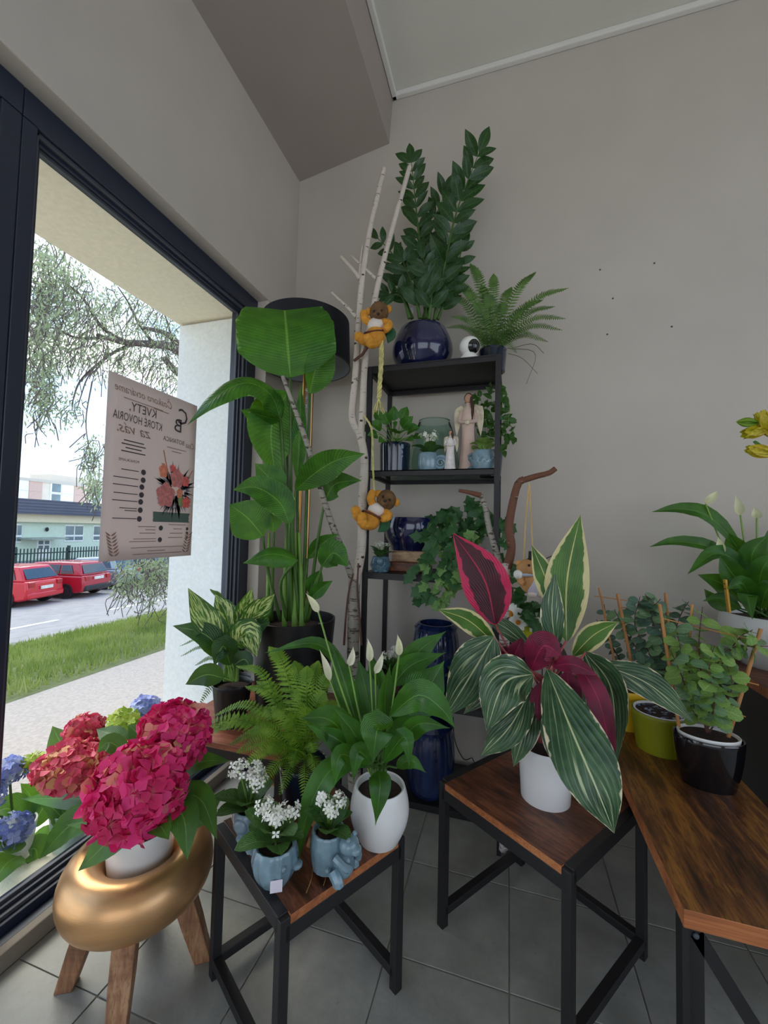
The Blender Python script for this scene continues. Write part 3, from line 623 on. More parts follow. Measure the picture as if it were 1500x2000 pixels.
for i, (pts, w, mt, fc) in enumerate([([(1462, 1090, 0), (1390, 1012, -.04), (1330, 994, -.06), (1272, 1000, -.08)], 34, m_spa, 35), ([(1450, 1115, 0), (1390, 1070, -.05), (1320, 1058, -.08), (1268, 1068, -.1)], 30, m_spa, 40), ([(1460, 1110, -.03), (1400, 1080, -.08), (1342, 1122, -.12)], 34, m_spa, 30),
        ([(1450, 1175, -.02), (1410, 1140, -.06), (1362, 1122, -.08)], 40, m_spa, 0), ([(1450, 1190, -.02), (1410, 1168, -.06), (1372, 1174, -.08)], 22, m_spa, 20), ([(1465, 1120, 0), (1440, 1070, -.02), (1420, 1040, -.02)], 44, m_spa, -20), ([(1470, 1130, -.04), (1470, 1080, -.06), (1500, 1045, -.08)], 46, m_spa, 0),
        ([(1460, 1160, -.06), (1430, 1120, -.1), (1405, 1085, -.11)], 46, m_spa, 0), ([(1480, 1160, -.06), (1490, 1110, -.1), (1520, 1080, -.12)], 44, m_spa, 0), ([(1470, 1180, -.08), (1450, 1140, -.13), (1420, 1150, -.15)], 36, m_spa, 0), ([(1485, 1190, -.08), (1500, 1150, -.13), (1530, 1150, -.15)], 40, m_spa, 0),
        ([(1500, 1100, .02), (1530, 1040, .02), (1580, 1020, 0)], 44, m_spa, 0), ([(1470, 1190, -.1), (1460, 1165, -.15), (1470, 1210, -.18)], 34, m_spa, 0), ([(1440, 1190, 0), (1400, 1175, .02), (1375, 1150, .03)], 30, m_spa, 0), ([(1510, 1160, 0), (1560, 1090, -.02), (1630, 1070, -.04)], 44, m_spa, 0), ([(1510, 1180, -.04), (1570, 1130, -.08), (1630, 1160, -.12)], 44, m_spa, 0), ([(1505, 1150, .04), (1540, 1060, .06), (1560, 1000, .08)], 44, m_spa, 0), ([(1500, 1170, .08), (1530, 1100, .14), (1590, 1090, .18)], 44, m_spa, 0)]):
    leafpx(t, [mt, m_stemd], [(x, y, yQ + d) for x, y, d in pts], w, face=fc, petiole=[(1475 + (i * 7) % 30, 1205, yQ)], pr=.004, fold=.28, rip=.05, shape=prof(.75, .85), seed=i)
for tip, base in (((1402, 958), (1378, 984)), ((1436, 966), (1446, 1006)), ((1472, 990), (1478, 1012)), ((1402, 1048), (1408, 1082))): spathe(t, tip, base, yQ - .05, (1478, 1200, yQ), 24)
k = MB().bar(PY(1424, 1196, yQ - .13), PY(1416, 1132, yQ - .13), .018, .006, up=(1, 0, 0)); k.build('plant_stake', mat('yellow_wood', C(226, 168, 60), .6), t, smooth=False)
for yy in (1140, 1150): MB().bar(PY(1425.5 - (1196 - yy) * .125 - 5, yy, yQ - .134), PY(1425.5 - (1196 - yy) * .125 + 4, yy - 1, yQ - .134), .006, .003).build('stake_stripe', m_pblack, t, smooth=False)
# ------------------------------------------------------------------ stromanthe
CRM = C(232, 218, 178)
m_str = leafmat('stromanthe_leaf', C(38, 70, 44), C(70, 104, 66), C(150, 172, 124), 5, .9, .3, .045, C(206, 212, 160), margin=CRM, mw=.95, blotch=C(186, 196, 150), bamt=.45, gloss=.3, tr=.12)
m_stry = leafmat('stromanthe_cream_leaf', C(58, 100, 36), C(84, 130, 44), C(150, 180, 90), 9, 1.0, .4, .05, C(226, 220, 130), margin=C(236, 222, 160), mw=.72, gloss=.3, tr=.2)
m_strr = leafmat('stromanthe_red_underside', C(92, 18, 44), C(142, 26, 66), C(176, 40, 84), 9, 1.0, .35, .05, C(186, 44, 88), tr=.2, gloss=.4)
m_strm = leafmat('stromanthe_red_leaf', C(64, 20, 34), C(84, 24, 42), C(110, 34, 52), 10, .9, .4, .05, C(200, 40, 84), margin=C(222, 40, 92), mw=.66, tr=.25, gloss=.35)
m_pink = mat('pink_stalk', C(176, 84, 84), .45, var=.15)
b = PZ(1065, 1556, HM); yT = b.y
t = potted('stromanthe', b, 'stromanthe with cream, green and red leaves in a plain white pot')
pot(t, b, .077, .068, .15, m_pwhite, seg=48)
T = [([(968, 1222, .05), (945, 1130, .04), (884, 1040, .03)], 92, m_strm, 0, m_strr), ([(1106, 1255, .02), (1108, 1130, .05), (1134, 1004, .07)], 82, m_stry, -8, m_strr), ([(1092, 1200, .05), (1066, 1130, .06), (1038, 1064, .07)], 50, m_stry, 20, m_strr),
     ([(1086, 1268, -.02), (1078, 1195, -.02), (1084, 1118, .0)], 44, m_str, 0, m_strr), ([(972, 1262, .03), (915, 1212, .0), (855, 1190, -.02)], 44, m_stry, -10, m_strr), ([(1040, 1270, .08), (990, 1228, .08), (944, 1204, .07)], 34, m_str, 0, m_strr),
     ([(966, 1242, -.02), (925, 1310, -.05), (868, 1402, -.06)], 92, m_str, 5, m_strr), ([(1042, 1316, -.06), (985, 1335, -.13), (950, 1428, -.16)], 96, m_str, 0, m_strr), ([(1068, 1306, -.06), (1118, 1430, -.2), (1165, 1540, -.25), (1200, 1628, -.26)], 122, m_str, 0, m_strr),
     ([(1142, 1272, -.02), (1195, 1350, -.06), (1198, 1512, -.08)], 74, m_str, 35, m_strr), ([(1122, 1288, -.06), (1170, 1370, -.13), (1202, 1525, -.15)], 44, m_strr, 0, m_strr), ([(1170, 1296, .02), (1265, 1335, .0), (1356, 1412, -.03)], 58, m_str, 0, m_strr),
     ([(1118, 1282, .03), (1160, 1240, .03), (1208, 1214, .03)], 44, m_stry, 0, m_strr), ([(1038, 1345, -.06), (995, 1420, -.12), (938, 1478, -.13)], 62, m_str, 0, m_strr), ([(1052, 1360, -.05), (1025, 1430, -.1), (1003, 1498, -.11)], 52, m_str, 0, m_strr),
     ([(1068, 1380, -.07), (1080, 1450, -.12), (1106, 1514, -.13)], 48, m_str, -30, m_strr), ([(1036, 1310, -.03), (1062, 1262, -.06), (1098, 1282, -.07)], 62, m_strr, 0, m_strr), ([(1078, 1300, -.05), (1120, 1298, -.11), (1168, 1320, -.13)], 34, m_strr, 0, m_strr),
     ([(1108, 1310, -.05), (1112, 1350, -.08), (1132, 1405, -.09)], 46, m_strr, 0, m_strr), ([(1010, 1292, .05), (985, 1280, .05), (958, 1268, .05)], 36, m_strr, 0, m_strr), ([(1002, 1290, .0), (1010, 1268, .0), (1020, 1245, .0)], 36, m_strr, 20, m_strr),
     ([(1060, 1330, -.05), (1050, 1370, -.08), (1052, 1410, -.09)], 30, m_strr, 0, m_strr), ([(1005, 1310, .02), (960, 1340, .0), (905, 1395, -.02)], 50, m_str, 0, m_strr), ([(1130, 1300, .05), (1150, 1350, .04), (1160, 1440, .02)], 50, m_str, 10, m_strr)]
for i, (pts, w, mt, fc, un) in enumerate(T):
    leafpx(t, [mt, un, m_pink], [(x, y, yT + d) for x, y, d in pts], w, face=fc, petiole=[(1055 + (i * 9) % 34, 1450, yT), (1040 + (i * 13) % 70, 1360, yT)], pr=.0042, n=18, m=8, fold=.16, rip=.03, shape=prof(.85, .72), mi=0, mi2=1, seed=i)
# ------------------------------------------------------------------ eucalyptus on bamboo trellises
m_euc = leafmat('eucalyptus_leaf', C(96, 134, 108), C(142, 176, 128), None, rib=.06, ribcol=C(176, 200, 156), gloss=.6, tr=.25, rnd=.6)
m_eucy = leafmat('eucalyptus_light_leaf', C(118, 158, 84), C(166, 198, 106), None, rib=.06, ribcol=C(190, 214, 140), gloss=.6, tr=.3, rnd=.6)
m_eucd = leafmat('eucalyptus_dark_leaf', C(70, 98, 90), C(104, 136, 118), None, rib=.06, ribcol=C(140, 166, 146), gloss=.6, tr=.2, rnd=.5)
m_bam = mat('bamboo_cane', C(188, 130, 74), .5, var=.15, vs=30, stretch=(1, 1, .3))
m_twine = mat('jute_twine', C(206, 176, 120), .9, var=.2)
m_twig = mat('brown_twig', C(92, 60, 48), .7, var=.2)
def eucal(t, yy, canes, rungs, shoots, mats, seed, ls=20):
    rnd = random.Random(seed); us = [unitleaf('eucalyptus_leaf', m, .92, .95, .5, 6, 4, .12, .05, .5) for m in mats]
    for (x0, y0, d0, x1, y1, d1, r) in canes: MB().tube([PY(x0, y0, yy + d0), PY(x1, y1, yy + d1)], r, 8).build('bamboo_cane', m_bam, t)
    for (x0, y0, d0, x1, y1, d1) in rungs: MB().tube([PY(x0, y0, yy + d0), PY(x1, y1, yy + d1)], .0018, 6).build('trellis_rung', m_bam, t)
    for pts, nl in shoots:
        P = crv([PY(x, y, yy + d) for x, y, d in pts], nl * 2 + 4); st = MB().tube(P, [.0022 * (1.1 - .6 * i / len(P)) for i in range(len(P))], 5).build('twig', m_twig, t)
        for i in range(3, len(P) - 1, 2):
            T = (P[i + 1] - P[i - 1]).normalized(); a0 = rnd.random() * pi
            for e in (0, 1):
                sd = Quaternion(T, a0 + e * pi + rnd.uniform(-.3, .3)) @ T.orthogonal().normalized(); nn = (T * .5 + tocam(P[i]) * rnd.uniform(.2, 1.5) + V((rnd.uniform(-.3, .3), 0, .2)))
                inst('leaf', us[rnd.randrange(len(us))], st, rot_to(sd, nn, P[i], ls * PXL(P[i]) * rnd.uniform(.75, 1.25)))
b = PZ(1384, 1532, HR); yE = b.y
t = potted('eucalyptus', b, 'silvery green eucalyptus tied to a bamboo trellis in a shiny black oval pot')
pot(t, b, .086, .064, .135, m_pgloss, bulge=.004, sy=.72, seg=48)
pot(t, b + V((0, 0, .1)), .076, .07, .042, m_pwhite, sy=.72, name='liner')
tagcard(t, PY(1390, 1422, yE + .02), .028, .05)
eucal(t, yE, [(1418, 1455, 0, 1486, 1228, 0, .0052), (1326, 1420, .02, 1288, 1180, .02, .0048), (1345, 1270, .05, 1352, 1180, .05, .004)],
      [(1294, 1208, .018, 1478, 1252, -.002), (1312, 1292, .018, 1482, 1338, -.002), (1318, 1350, .018, 1456, 1400, -.002)],
      [([(1380, 1430, 0), (1360, 1350, 0), (1330, 1270, .01), (1320, 1215, .02)], 11), ([(1382, 1430, 0), (1390, 1340, -.02), (1420, 1270, -.02), (1500, 1262, -.03)], 15), ([(1380, 1430, 0), (1372, 1340, -.01), (1365, 1260, 0), (1372, 1185, .02)], 13), ([(1385, 1430, 0), (1410, 1390, -.02), (1430, 1340, -.03), (1420, 1300, -.03)], 8),
       ([(1380, 1400, 0), (1400, 1320, .02), (1440, 1250, .01), (1470, 1230, 0)], 11), ([(1380, 1420, 0), (1350, 1380, .0), (1335, 1330, 0), (1310, 1270, 0)], 9), ([(1384, 1420, 0), (1395, 1370, -.03), (1385, 1310, -.04), (1395, 1260, -.04)], 9)], [m_euc, m_eucy, m_eucy], 11, 28)
b = PZ(1288, 1462, HR); yO = b.y
t = potted('eucalyptus', b, 'dark grey-green eucalyptus on bamboo canes in an olive green pot')
pot(t, b, .083, .066, .122, m_polive, seg=40)
pot(t, b + V((0, 0, .09)), .075, .07, .034, m_pwhite, name='liner')
rnd = random.Random(4); gb = [MB().ball((0, 0, 0), (.007, .008, .006), 6, 4).mesh('pebble', mat('blue_pebble_%d' % i, c_, .4)) for i, c_ in enumerate((C(96, 122, 160), C(60, 56, 84), C(150, 160, 176)))]
for i in range(46):
    a = rnd.random() * 2 * pi; r = sqrt(rnd.random()) * .062; inst('pebble', gb[i % 3], t, Matrix.Translation(b + V((r * cos(a), r * sin(a), .119))) @ Matrix.Rotation(a, 4, 'Z'))
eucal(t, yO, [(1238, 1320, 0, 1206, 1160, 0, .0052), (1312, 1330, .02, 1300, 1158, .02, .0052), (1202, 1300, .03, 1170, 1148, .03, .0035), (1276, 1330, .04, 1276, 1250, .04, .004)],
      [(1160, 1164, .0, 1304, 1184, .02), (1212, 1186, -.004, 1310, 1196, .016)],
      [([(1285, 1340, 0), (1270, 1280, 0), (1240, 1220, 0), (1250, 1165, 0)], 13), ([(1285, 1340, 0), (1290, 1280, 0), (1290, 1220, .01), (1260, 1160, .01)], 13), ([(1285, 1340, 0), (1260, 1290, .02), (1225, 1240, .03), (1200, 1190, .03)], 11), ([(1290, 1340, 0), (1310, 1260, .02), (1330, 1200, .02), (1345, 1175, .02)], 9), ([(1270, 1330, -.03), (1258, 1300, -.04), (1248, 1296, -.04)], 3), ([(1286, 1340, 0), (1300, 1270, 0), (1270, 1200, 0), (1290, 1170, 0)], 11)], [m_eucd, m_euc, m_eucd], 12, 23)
b = PZ(1222, 1404, HR); b.y = min(b.y, 1.745); b.x = PY(1222, 1360, b.y).x
t = potted('yellow_pot_plant', b, 'bright yellow pot with a thin twiggy plant standing behind the olive pot')
pot(t, b, .082, .066, .14, m_pyell, seg=40)
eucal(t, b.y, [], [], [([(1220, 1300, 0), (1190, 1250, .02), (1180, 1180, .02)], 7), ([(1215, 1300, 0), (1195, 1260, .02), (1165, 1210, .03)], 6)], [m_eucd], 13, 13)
# ================================================================== hydrangeas
m_hyl = leafmat('hydrangea_leaf', C(46, 90, 36), C(78, 126, 46), C(104, 148, 70), 12, .7, .5, .05, C(120, 158, 84), tr=.25)
def petalmat(name, c1, c2, c3):
    n = NT(name); u, v = n.uv(); r = n.rand(); c = n.ramp(n.math('FRACT', n.math('ADD', r, v)), [(0, mul(c1, .75)), (.3, c1), (.6, c2), (.84, c2), (.95, c3)])
    c = n.mix(n.math('MULTIPLY', n.step(u, .35, .0), .5), c, c3); n.set(Base_Color=c, Roughness=.6); n.translucent(.2, c); return n.m
m_hpink = petalmat('hydrangea_pink', C(222, 26, 100), C(240, 58, 132), C(234, 160, 130))
m_hrose = petalmat('hydrangea_rose', C(226, 66, 104), C(240, 110, 136), C(226, 176, 120))
m_hblue = petalmat('hydrangea_blue', C(126, 140, 204), C(164, 174, 226), C(206, 212, 216))
m_hgreen = petalmat('hydrangea_green', C(140, 168, 40), C(172, 192, 60), C(206, 206, 110))
def floret(name, mt):
    k = MB()
    for q in range(4):
        a = q * pi / 2; d = V((cos(a), sin(a), 0)); s = V((-sin(a), cos(a), 0)); b = len(k.v)
        k.v += [V((0, 0, 0)), d * .5 - s * .46 + V((0, 0, .22)), d * 1.0 - s * .2 + V((0, 0, .02)), d * 1.04 + s * .16 + V((0, 0, .14)), d * .55 + s * .46 + V((0, 0, .3))]
        k.face([b, b + 1, b + 2, b + 3], [(0, 0), (.5, 0), (1, 0), (1, 0)]); k.face([b, b + 3, b + 4], [(0, 0), (1, 0), (.5, 0)])
    k.ball((0, 0, .03), (.09, .09, .06), 6, 4); return k.mesh(name, mt)
FL = {n: floret('floret', m) for n, m in (('pink', m_hpink), ('rose', m_hrose), ('blue', m_hblue), ('green', m_hgreen))}
def bloom(t, c, r, kind, nf, seed, fs=.36, stem=None, join=True):
    c = V(c); r = V(r); rnd = random.Random(seed)
    core = MB().ball(c, tuple(r * .78), 16, 10).build('bloom', {'pink': m_hpink, 'rose': m_hrose, 'blue': m_hblue, 'green': m_hgreen}[kind], t)
    rm = (r.x + r.y + r.z) / 3; jm = MB()
    for i in range(nf):
        z = 1 - (i + .5) / nf * 1.72; a = i * 2.39996; q = sqrt(max(1 - z * z, 0)); d = V((q * cos(a), q * sin(a), z))
        p = c + V((d.x * r.x, d.y * r.y, d.z * r.z)) * rnd.uniform(.88, 1.02); nn = V((d.x / r.x, d.y / r.y, d.z / r.z)).normalized() + V((rnd.uniform(-.75, .75), rnd.uniform(-.75, .75), rnd.uniform(-.6, .6)))
        Mf = rot_to(nn.orthogonal(), nn, p, rm * fs * rnd.uniform(.75, 1.15)) @ Matrix.Rotation(rnd.random() * 3, 4, 'Z')
        if not join: inst('floret', FL[kind], core, Mf); continue
        me = FL[kind]; o0 = len(jm.v); jm.v += [Mf @ q.co for q in me.vertices]
        rv = rnd.random(); ul = me.uv_layers[0].data
        for f in me.polygons: jm.face([o0 + v for v in f.vertices], [(ul[li].uv[0], rv) for li in f.loop_indices])
    if join: tag(jm.build('florets', {'pink': m_hpink, 'rose': m_hrose, 'blue': m_hblue, 'green': m_hgreen}[kind], core, sharp=0), kind='stuff')
    if stem: MB().tube(crv([stem, V(stem).lerp(c, .6) + V((0, 0, -.01)), c], 8), .004, 6).build('stalk', m_stemd, t)
    return core
zb = zc - .065; hb = V((gx, gy, zb))
t = potted('pink_hydrangea', hb, 'hot pink hydrangea in a white pot sitting in the golden stand')
pot(t, hb, .086, .068, .185, m_pwhite, seg=48)
root = hb + V((0, 0, .17))
for i, (px, py, y, rx, rz, kind, nf) in enumerate([(270, 1546, .80, 88, 78, 'pink', 170), (338, 1434, .94, 68, 54, 'pink', 125), (318, 1496, .88, 44, 36, 'pink', 60), (148, 1494, .96, 70, 34, 'rose', 130), (224, 1478, .99, 36, 26, 'rose', 60), (163, 1426, 1.05, 36, 26, 'rose', 70)]):
    c = PY(px, py, y); k = PXL(c); bloom(t, c, (rx * k * .9, rx * k * .85, rz * k), kind, nf, 20 + i, stem=root, join=i > 1)
for i, (pts, w, mt) in enumerate([([(300, 1580, 0), (355, 1590, -.02), (366, 1680, -.05)], 66, m_hyl), ([(330, 1550, .04), (390, 1560, .03), (424, 1640, .0)], 52, m_hyl), ([(330, 1530, .08), (385, 1490, .1), (450, 1486, .12)], 40, m_hyl), ([(265, 1600, -.05), (215, 1640, -.1), (152, 1702, -.12)], 62, m_hyl),
        ([(215, 1590, 0), (140, 1610, -.02), (76, 1678, -.03)], 62, m_hyl), ([(215, 1570, .04), (150, 1560, .06), (40, 1560, .1)], 48, m_hyl), ([(190, 1500, .12), (128, 1462, .14), (102, 1418, .15)], 58, m_hyl), ([(250, 1480, .12), (222, 1440, .14), (188, 1424, .15)], 44, m_hyl), ([(300, 1490, .12), (275, 1440, .13), (250, 1415, .13)], 44, m_hyl),
        ([(285, 1600, -.05), (310, 1610, -.1), (330, 1640, -.12)], 50, m_hyl), ([(255, 1480, .1), (215, 1450, .08), (190, 1470, .06)], 36, m_hyl), ([(340, 1600, .04), (395, 1590, .06), (440, 1540, .08)], 44, m_hyl), ([(245, 1610, -.04), (205, 1600, -.08), (130, 1612, -.08)], 44, m_hyl), ([(330, 1460, .14), (310, 1400, .15), (322, 1372, .15)], 40, m_hyl)]):
    leafpx(t, [mt, m_stemd], [(x, y, gy + d - .02) for x, y, d in pts], w, petiole=[(268, 1640, gy)], pr=.003, fold=.22, rip=.05, up=.4, shape=prof(.75, .7), seed=i)
def ledge_hyd(px, py, x, label, blooms, leaves, potm, seed):
    b = PX(px, py, x); b.z = .045
    t = potted('hydrangea', b, label); pot(t, b, .064, .05, .125, potm); root = b + V((0, 0, .12))
    for i, (bx, by, dx, r, rz, kind, nf) in enumerate(blooms):
        c = PX(bx, by, x + dx); k = PXL(c); bloom(t, c, (r * k * .9, r * k * .9, rz * k), kind, nf, seed + i, stem=root)
    for i, (pts, w, mt) in enumerate(leaves):
        P = [PX(q[0], q[1], x + q[2]) for q in pts]; k = MB(); leaf(k, P, w * PXL(P[1]), (tocam(P[1]) + V((0, 0, .8))), prof(.75, .7), fold=.2, rip=.05, seed=i); k.tube([root, P[0]], .003, 5); k.build('leaf', mt, t, sharp=0)
ledge_hyd(250, 1560, -1.60, 'lime green and blue hydrangea standing on the ledge outside the glass', [(240, 1412, 0, 34, 22, 'green', 40), (285, 1382, -.03, 30, 20, 'blue', 40), (66, 1488, .04, 22, 16, 'green', 26)], [([(250, 1460, 0), (275, 1420, .0), (295, 1400, 0)], 40, m_hyl), ([(270, 1440, 0), (310, 1395, 0), (330, 1375, 0)], 36, m_hyl), ([(240, 1470, 0), (215, 1440, 0), (205, 1420, 0)], 40, m_hyl)], m_pwhite, 40)
ledge_hyd(22, 1690, -1.60, 'blue hydrangea with broad leaves on the ledge outside the glass', [(18, 1506, 0, 30, 22, 'blue', 44), (22, 1622, .04, 34, 28, 'blue', 50), (-30, 1560, 0, 34, 28, 'blue', 40)], [([(50, 1610, 0), (20, 1580, 0), (-20, 1590, 0)], 60, m_hyl), ([(60, 1620, .02), (90, 1570, .02), (120, 1540, 0)], 46, m_hyl), ([(55, 1660, .05), (70, 1660, .06), (75, 1700, .08)], 50, m_hyl), ([(40, 1670, .05), (10, 1690, .08), (-20, 1740, .1)], 56, m_hyl), ([(60, 1640, 0), (95, 1640, .02), (60, 1700, .05)], 44, m_hyl), ([(45, 1600, -.02), (60, 1560, -.03), (40, 1530, -.03)], 46, m_hyl), ([(40, 1640, .04), (20, 1650, .06), (-5, 1640, .06)], 46, m_hyl)], m_pwhite, 50)
ledge_hyd(134, 1668, -1.50, 'pale mint pot with leafy hydrangea on the ledge behind the golden stand', [], [([(130, 1610, 0), (105, 1580, 0), (70, 1560, 0)], 44, m_hyl), ([(135, 1610, 0), (160, 1580, 0), (175, 1555, 0)], 40, m_hyl), ([(130, 1610, 0), (120, 1570, 0), (130, 1545, 0)], 40, m_hyl)], mat('mint_pot', C(206, 226, 216), .4), 60)
# ================================================================== kalanchoes in animal planters
m_kal = leafmat('kalanchoe_leaf', C(52, 88, 44), C(84, 122, 62), None, rib=.05, ribcol=C(110, 148, 84), gloss=.35, tr=.1)
m_kfl = mat('white_kalanchoe_petal', C(246, 244, 232), .6, var=.03)
m_kbud = mat('kalanchoe_bud', C(190, 206, 130), .6, var=.1)
UK = unitleaf('kalanchoe_leaf', m_kal, .72, .9, .6, 8, 4, .22, .1, .6)
def blossom():
    k = MB()
    for q in range(4):
        a = q * pi / 2; d = V((cos(a), sin(a), 0)); s = V((-sin(a), cos(a), 0)); b = len(k.v); k.v += [V((0, 0, 0)), d * .6 - s * .34 + V((0, 0, .1)), d * 1.05 + V((0, 0, .05)), d * .6 + s * .34 + V((0, 0, .1))]; k.face([b, b + 1, b + 2, b + 3])
    return k.mesh('blossom', m_kfl)
UB = blossom()
def kalanchoe(t, c, s, nf=24, seed=1, nl=9, hh=.075, spread=.03, ls=1.):
    rnd = random.Random(seed); c = V(c)
    for i in range(nl):
        a = i * 2.4 + seed; el = rnd.uniform(.1, .9); d = V((cos(a) * cos(el), sin(a) * cos(el), sin(el))); inst('leaf', UK, t, rot_to(d, V((0, 0, 1)) + d * .1, c + V((cos(a), sin(a), 0)) * .006 + V((0, 0, .004 * i * s * 8)), s * ls * rnd.uniform(.8, 1.2)))
    for j in range(3):
        a = j * 2.1 + seed; tip = c + V((cos(a) * spread * .7, sin(a) * spread * .7, hh * rnd.uniform(.75, 1.05))); st = MB().tube(crv([c, c.lerp(tip, .6) + V((0, 0, .01)), tip], 6), .0018, 5); 
        for q in range(5): st.ball(tip + V((rnd.uniform(-1, 1), rnd.uniform(-1, 1), rnd.uniform(-.4, .6))) * spread * .5, .0022, 5, 4, 1)
        so = st.build('flower_stalk', [m_stem, m_kbud], t)
        for q in range(nf // 3):
            d = V((rnd.gauss(0, 1), rnd.gauss(0, 1), rnd.gauss(.4, .7))).normalized(); p = tip + d * spread * rnd.uniform(.25, .75); inst('blossom', UB, so, rot_to(d.orthogonal(), d + tocam(p) * .5, p, .0105))
def snailpot(t, b, s, m, a):                                      # spiral shell at one side
    pot(t, b, .036 * s, .034 * s, .062 * s, m, bulge=.004 * s, seg=28); d = V((cos(a), sin(a), 0)); k = MB(); P = []; rd = []
    for i in range(40):
        th = i * .36; r = .026 * s * (1 - i / 46); P.append(V(b) + d * (.03 * s + .012 * s) + V((-d.y, d.x, 0)) * (-.02 * s) + d * (r * cos(th)) + V((0, 0, .027 * s + r * sin(th))) + V((-d.y, d.x, 0)) * (-.006 * s * i / 40)); rd.append(.0085 * s * (1 - i / 52))
    k.tube(P, rd, 8); k.build('shell', m, t)
def bumps(k, c, r, n, br):
    for i in range(n):
        z = 1 - (i + .5) / n * 2; a = i * 2.39996; q = sqrt(1 - z * z); k.ball(V(c) + V((q * cos(a) * r[0], q * sin(a) * r[1], z * r[2])), br, 6, 4)
def sheeppot(t, b, s, m, a):
    b = V(b); pot(t, b, .034 * s, .034 * s, .062 * s, m, bulge=.006 * s, seg=28); d = V((cos(a), sin(a), 0)); sd = V((-d.y, d.x, 0)); k = MB(); bumps(k, b + V((0, 0, .03 * s)), (.039 * s, .039 * s, .026 * s), 90, .0055 * s); k.build('wool', m, t)
    h = MB().ball(b + d * .044 * s + V((0, 0, .046 * s)), (.016 * s, .016 * s, .018 * s), 14, 10)
    for e in (-1, 1): h.ball(b + d * .042 * s + sd * e * .018 * s + V((0, 0, .05 * s)), (.008 * s, .008 * s, .005 * s), 8, 6)
    h.build('head', m, t); f = MB()
    for e in (-1, 1): f.ball(b + d * .036 * s + sd * e * .018 * s + V((0, 0, .006 * s)), (.012 * s, .012 * s, .007 * s), 8, 6)
    f.build('feet', m, t)
def fishpot(t, b, s, m, a):
    b = V(b); d = V((cos(a), sin(a), 0)); sd = V((-d.y, d.x, 0)); pot(t, b, .042 * s, .03 * s, .072 * s, m, bulge=.010 * s, seg=48, fn=lambda q, z: 1 + .05 * sin(14 * q) * sin(pi * z), soil=.86)
    k = MB()
    for e in range(7):
        f = -0.9 + e * .3; k.tube(crv([b + d * .03 * s + V((0, 0, .04 * s)), b + d * .055 * s + sd * f * .012 * s + V((0, 0, .052 * s + f * .012 * s)), b + d * .07 * s + sd * f * .02 * s + V((0, 0, .056 * s + f * .03 * s))], 6), [.007 * s, .008 * s, .008 * s, .007 * s, .006 * s, .004 * s], 6)
    k.build('tail_fin', m, t); k = MB()
    for e in (-1, 1): k.ball(b - d * .030 * s + sd * e * .03 * s + V((0, 0, .048 * s)), .008 * s, 10, 8)
    k.ball(b - d * .048 * s + V((0, 0, .036 * s)), (.012 * s, .014 * s, .008 * s), 10, 8); k.build('face', m, t)
def turtlepot(t, b, s, m, a):
    b = V(b); d = V((cos(a), sin(a), 0)); sd = V((-d.y, d.x, 0)); pb = b - d * .014 * s + V((0, 0, .012 * s))
    pot(t, pb, .036 * s, .034 * s, .075 * s, m, bulge=.004 * s, seg=40, fn=lambda q, z: 1 + .02 * sin(16 * q))
    MB().ball(b + d * .026 * s + V((0, 0, .032 * s)), (.026 * s, .026 * s, .03 * s), 16, 12).build('belly', m, t)
    h = MB().ball(b + d * .04 * s + V((0, 0, .074 * s)), (.022 * s, .022 * s, .02 * s), 16, 12).ball(b + d * .058 * s + V((0, 0, .07 * s)), (.012 * s, .014 * s, .010 * s), 10, 8)
    for e in (-1, 1): h.ball(b + d * .046 * s + sd * e * .012 * s + V((0, 0, .092 * s)), .006 * s, 8, 6)
    h.build('head', m, t)
    for e in (-1, 1):
        MB().tube(crv([b + d * .02 * s + sd * e * .026 * s + V((0, 0, .03 * s)), b + d * .034 * s + sd * e * .03 * s + V((0, 0, .016 * s)), b + d * .036 * s + sd * e * .03 * s + V((0, 0, .006 * s))], 6), [.013 * s, .013 * s, .012 * s, .012 * s, .012 * s, .008 * s], 8).build('leg', m, t)
        MB().tube(crv([b + d * .022 * s + sd * e * .024 * s + V((0, 0, .056 * s)), b + d * .046 * s + sd * e * .024 * s + V((0, 0, .046 * s)), b + d * .056 * s + sd * e * .014 * s + V((0, 0, .04 * s))], 6), [.009 * s] * 5 + [.006 * s], 8).build('arm', m, t)
    MB().tube([b - d * .02 * s + sd * .04 * s + V((0, 0, .045 * s)), b + d * .012 * s + sd * .0 * s - sd * .04 * s + V((0, 0, .035 * s))], .004 * s, 6).build('belt', m, t)
def birdpot(t, b, s, m, a):
    b = V(b); d = V((cos(a), sin(a), 0)); sd = V((-d.y, d.x, 0)); pb = b + V((0, 0, .016 * s)); pot(t, pb, .036 * s, .03 * s, .06 * s, m, bulge=.008 * s, seg=32)
    MB().ball(b + d * .046 * s + V((0, 0, .078 * s)), .02 * s, 16, 12).ball(b + d * .04 * s + V((0, 0, .05 * s)), (.014 * s, .014 * s, .024 * s), 10, 8).build('head', m, t)
    for e in (-1, 1):
        MB().ball(b + sd * e * .022 * s + V((0, 0, .010 * s)), (.02 * s, .016 * s, .011 * s), 10, 8).build('foot', m, t)
        MB().ball(b + sd * e * .036 * s + V((0, 0, .05 * s)), (.022 * s, .008 * s, .02 * s), 12, 8).build('wing', m, t)
G = 'blue animal planters with white kalanchoes'
right = (RW @ V((1, 0, 0))); ra = atan2(right.y, right.x); tow = ra - pi / 2
b = PZ(536, 1716, HL); t = potted('fish_planter', b, 'pale blue fish-shaped planter with a white kalanchoe and price tag', group=G); fishpot(t, b, 1.1, m_pblue, ra + pi * .95); kalanchoe(t, b + V((0, 0, .076)), .076, 66, 3, 10, .072, .042); tagcard(t, PZ(540, 1716, HL) + tocam(PZ(540, 1716, HL)) * .066 + V((.0, 0, -.03)), .026, .026)
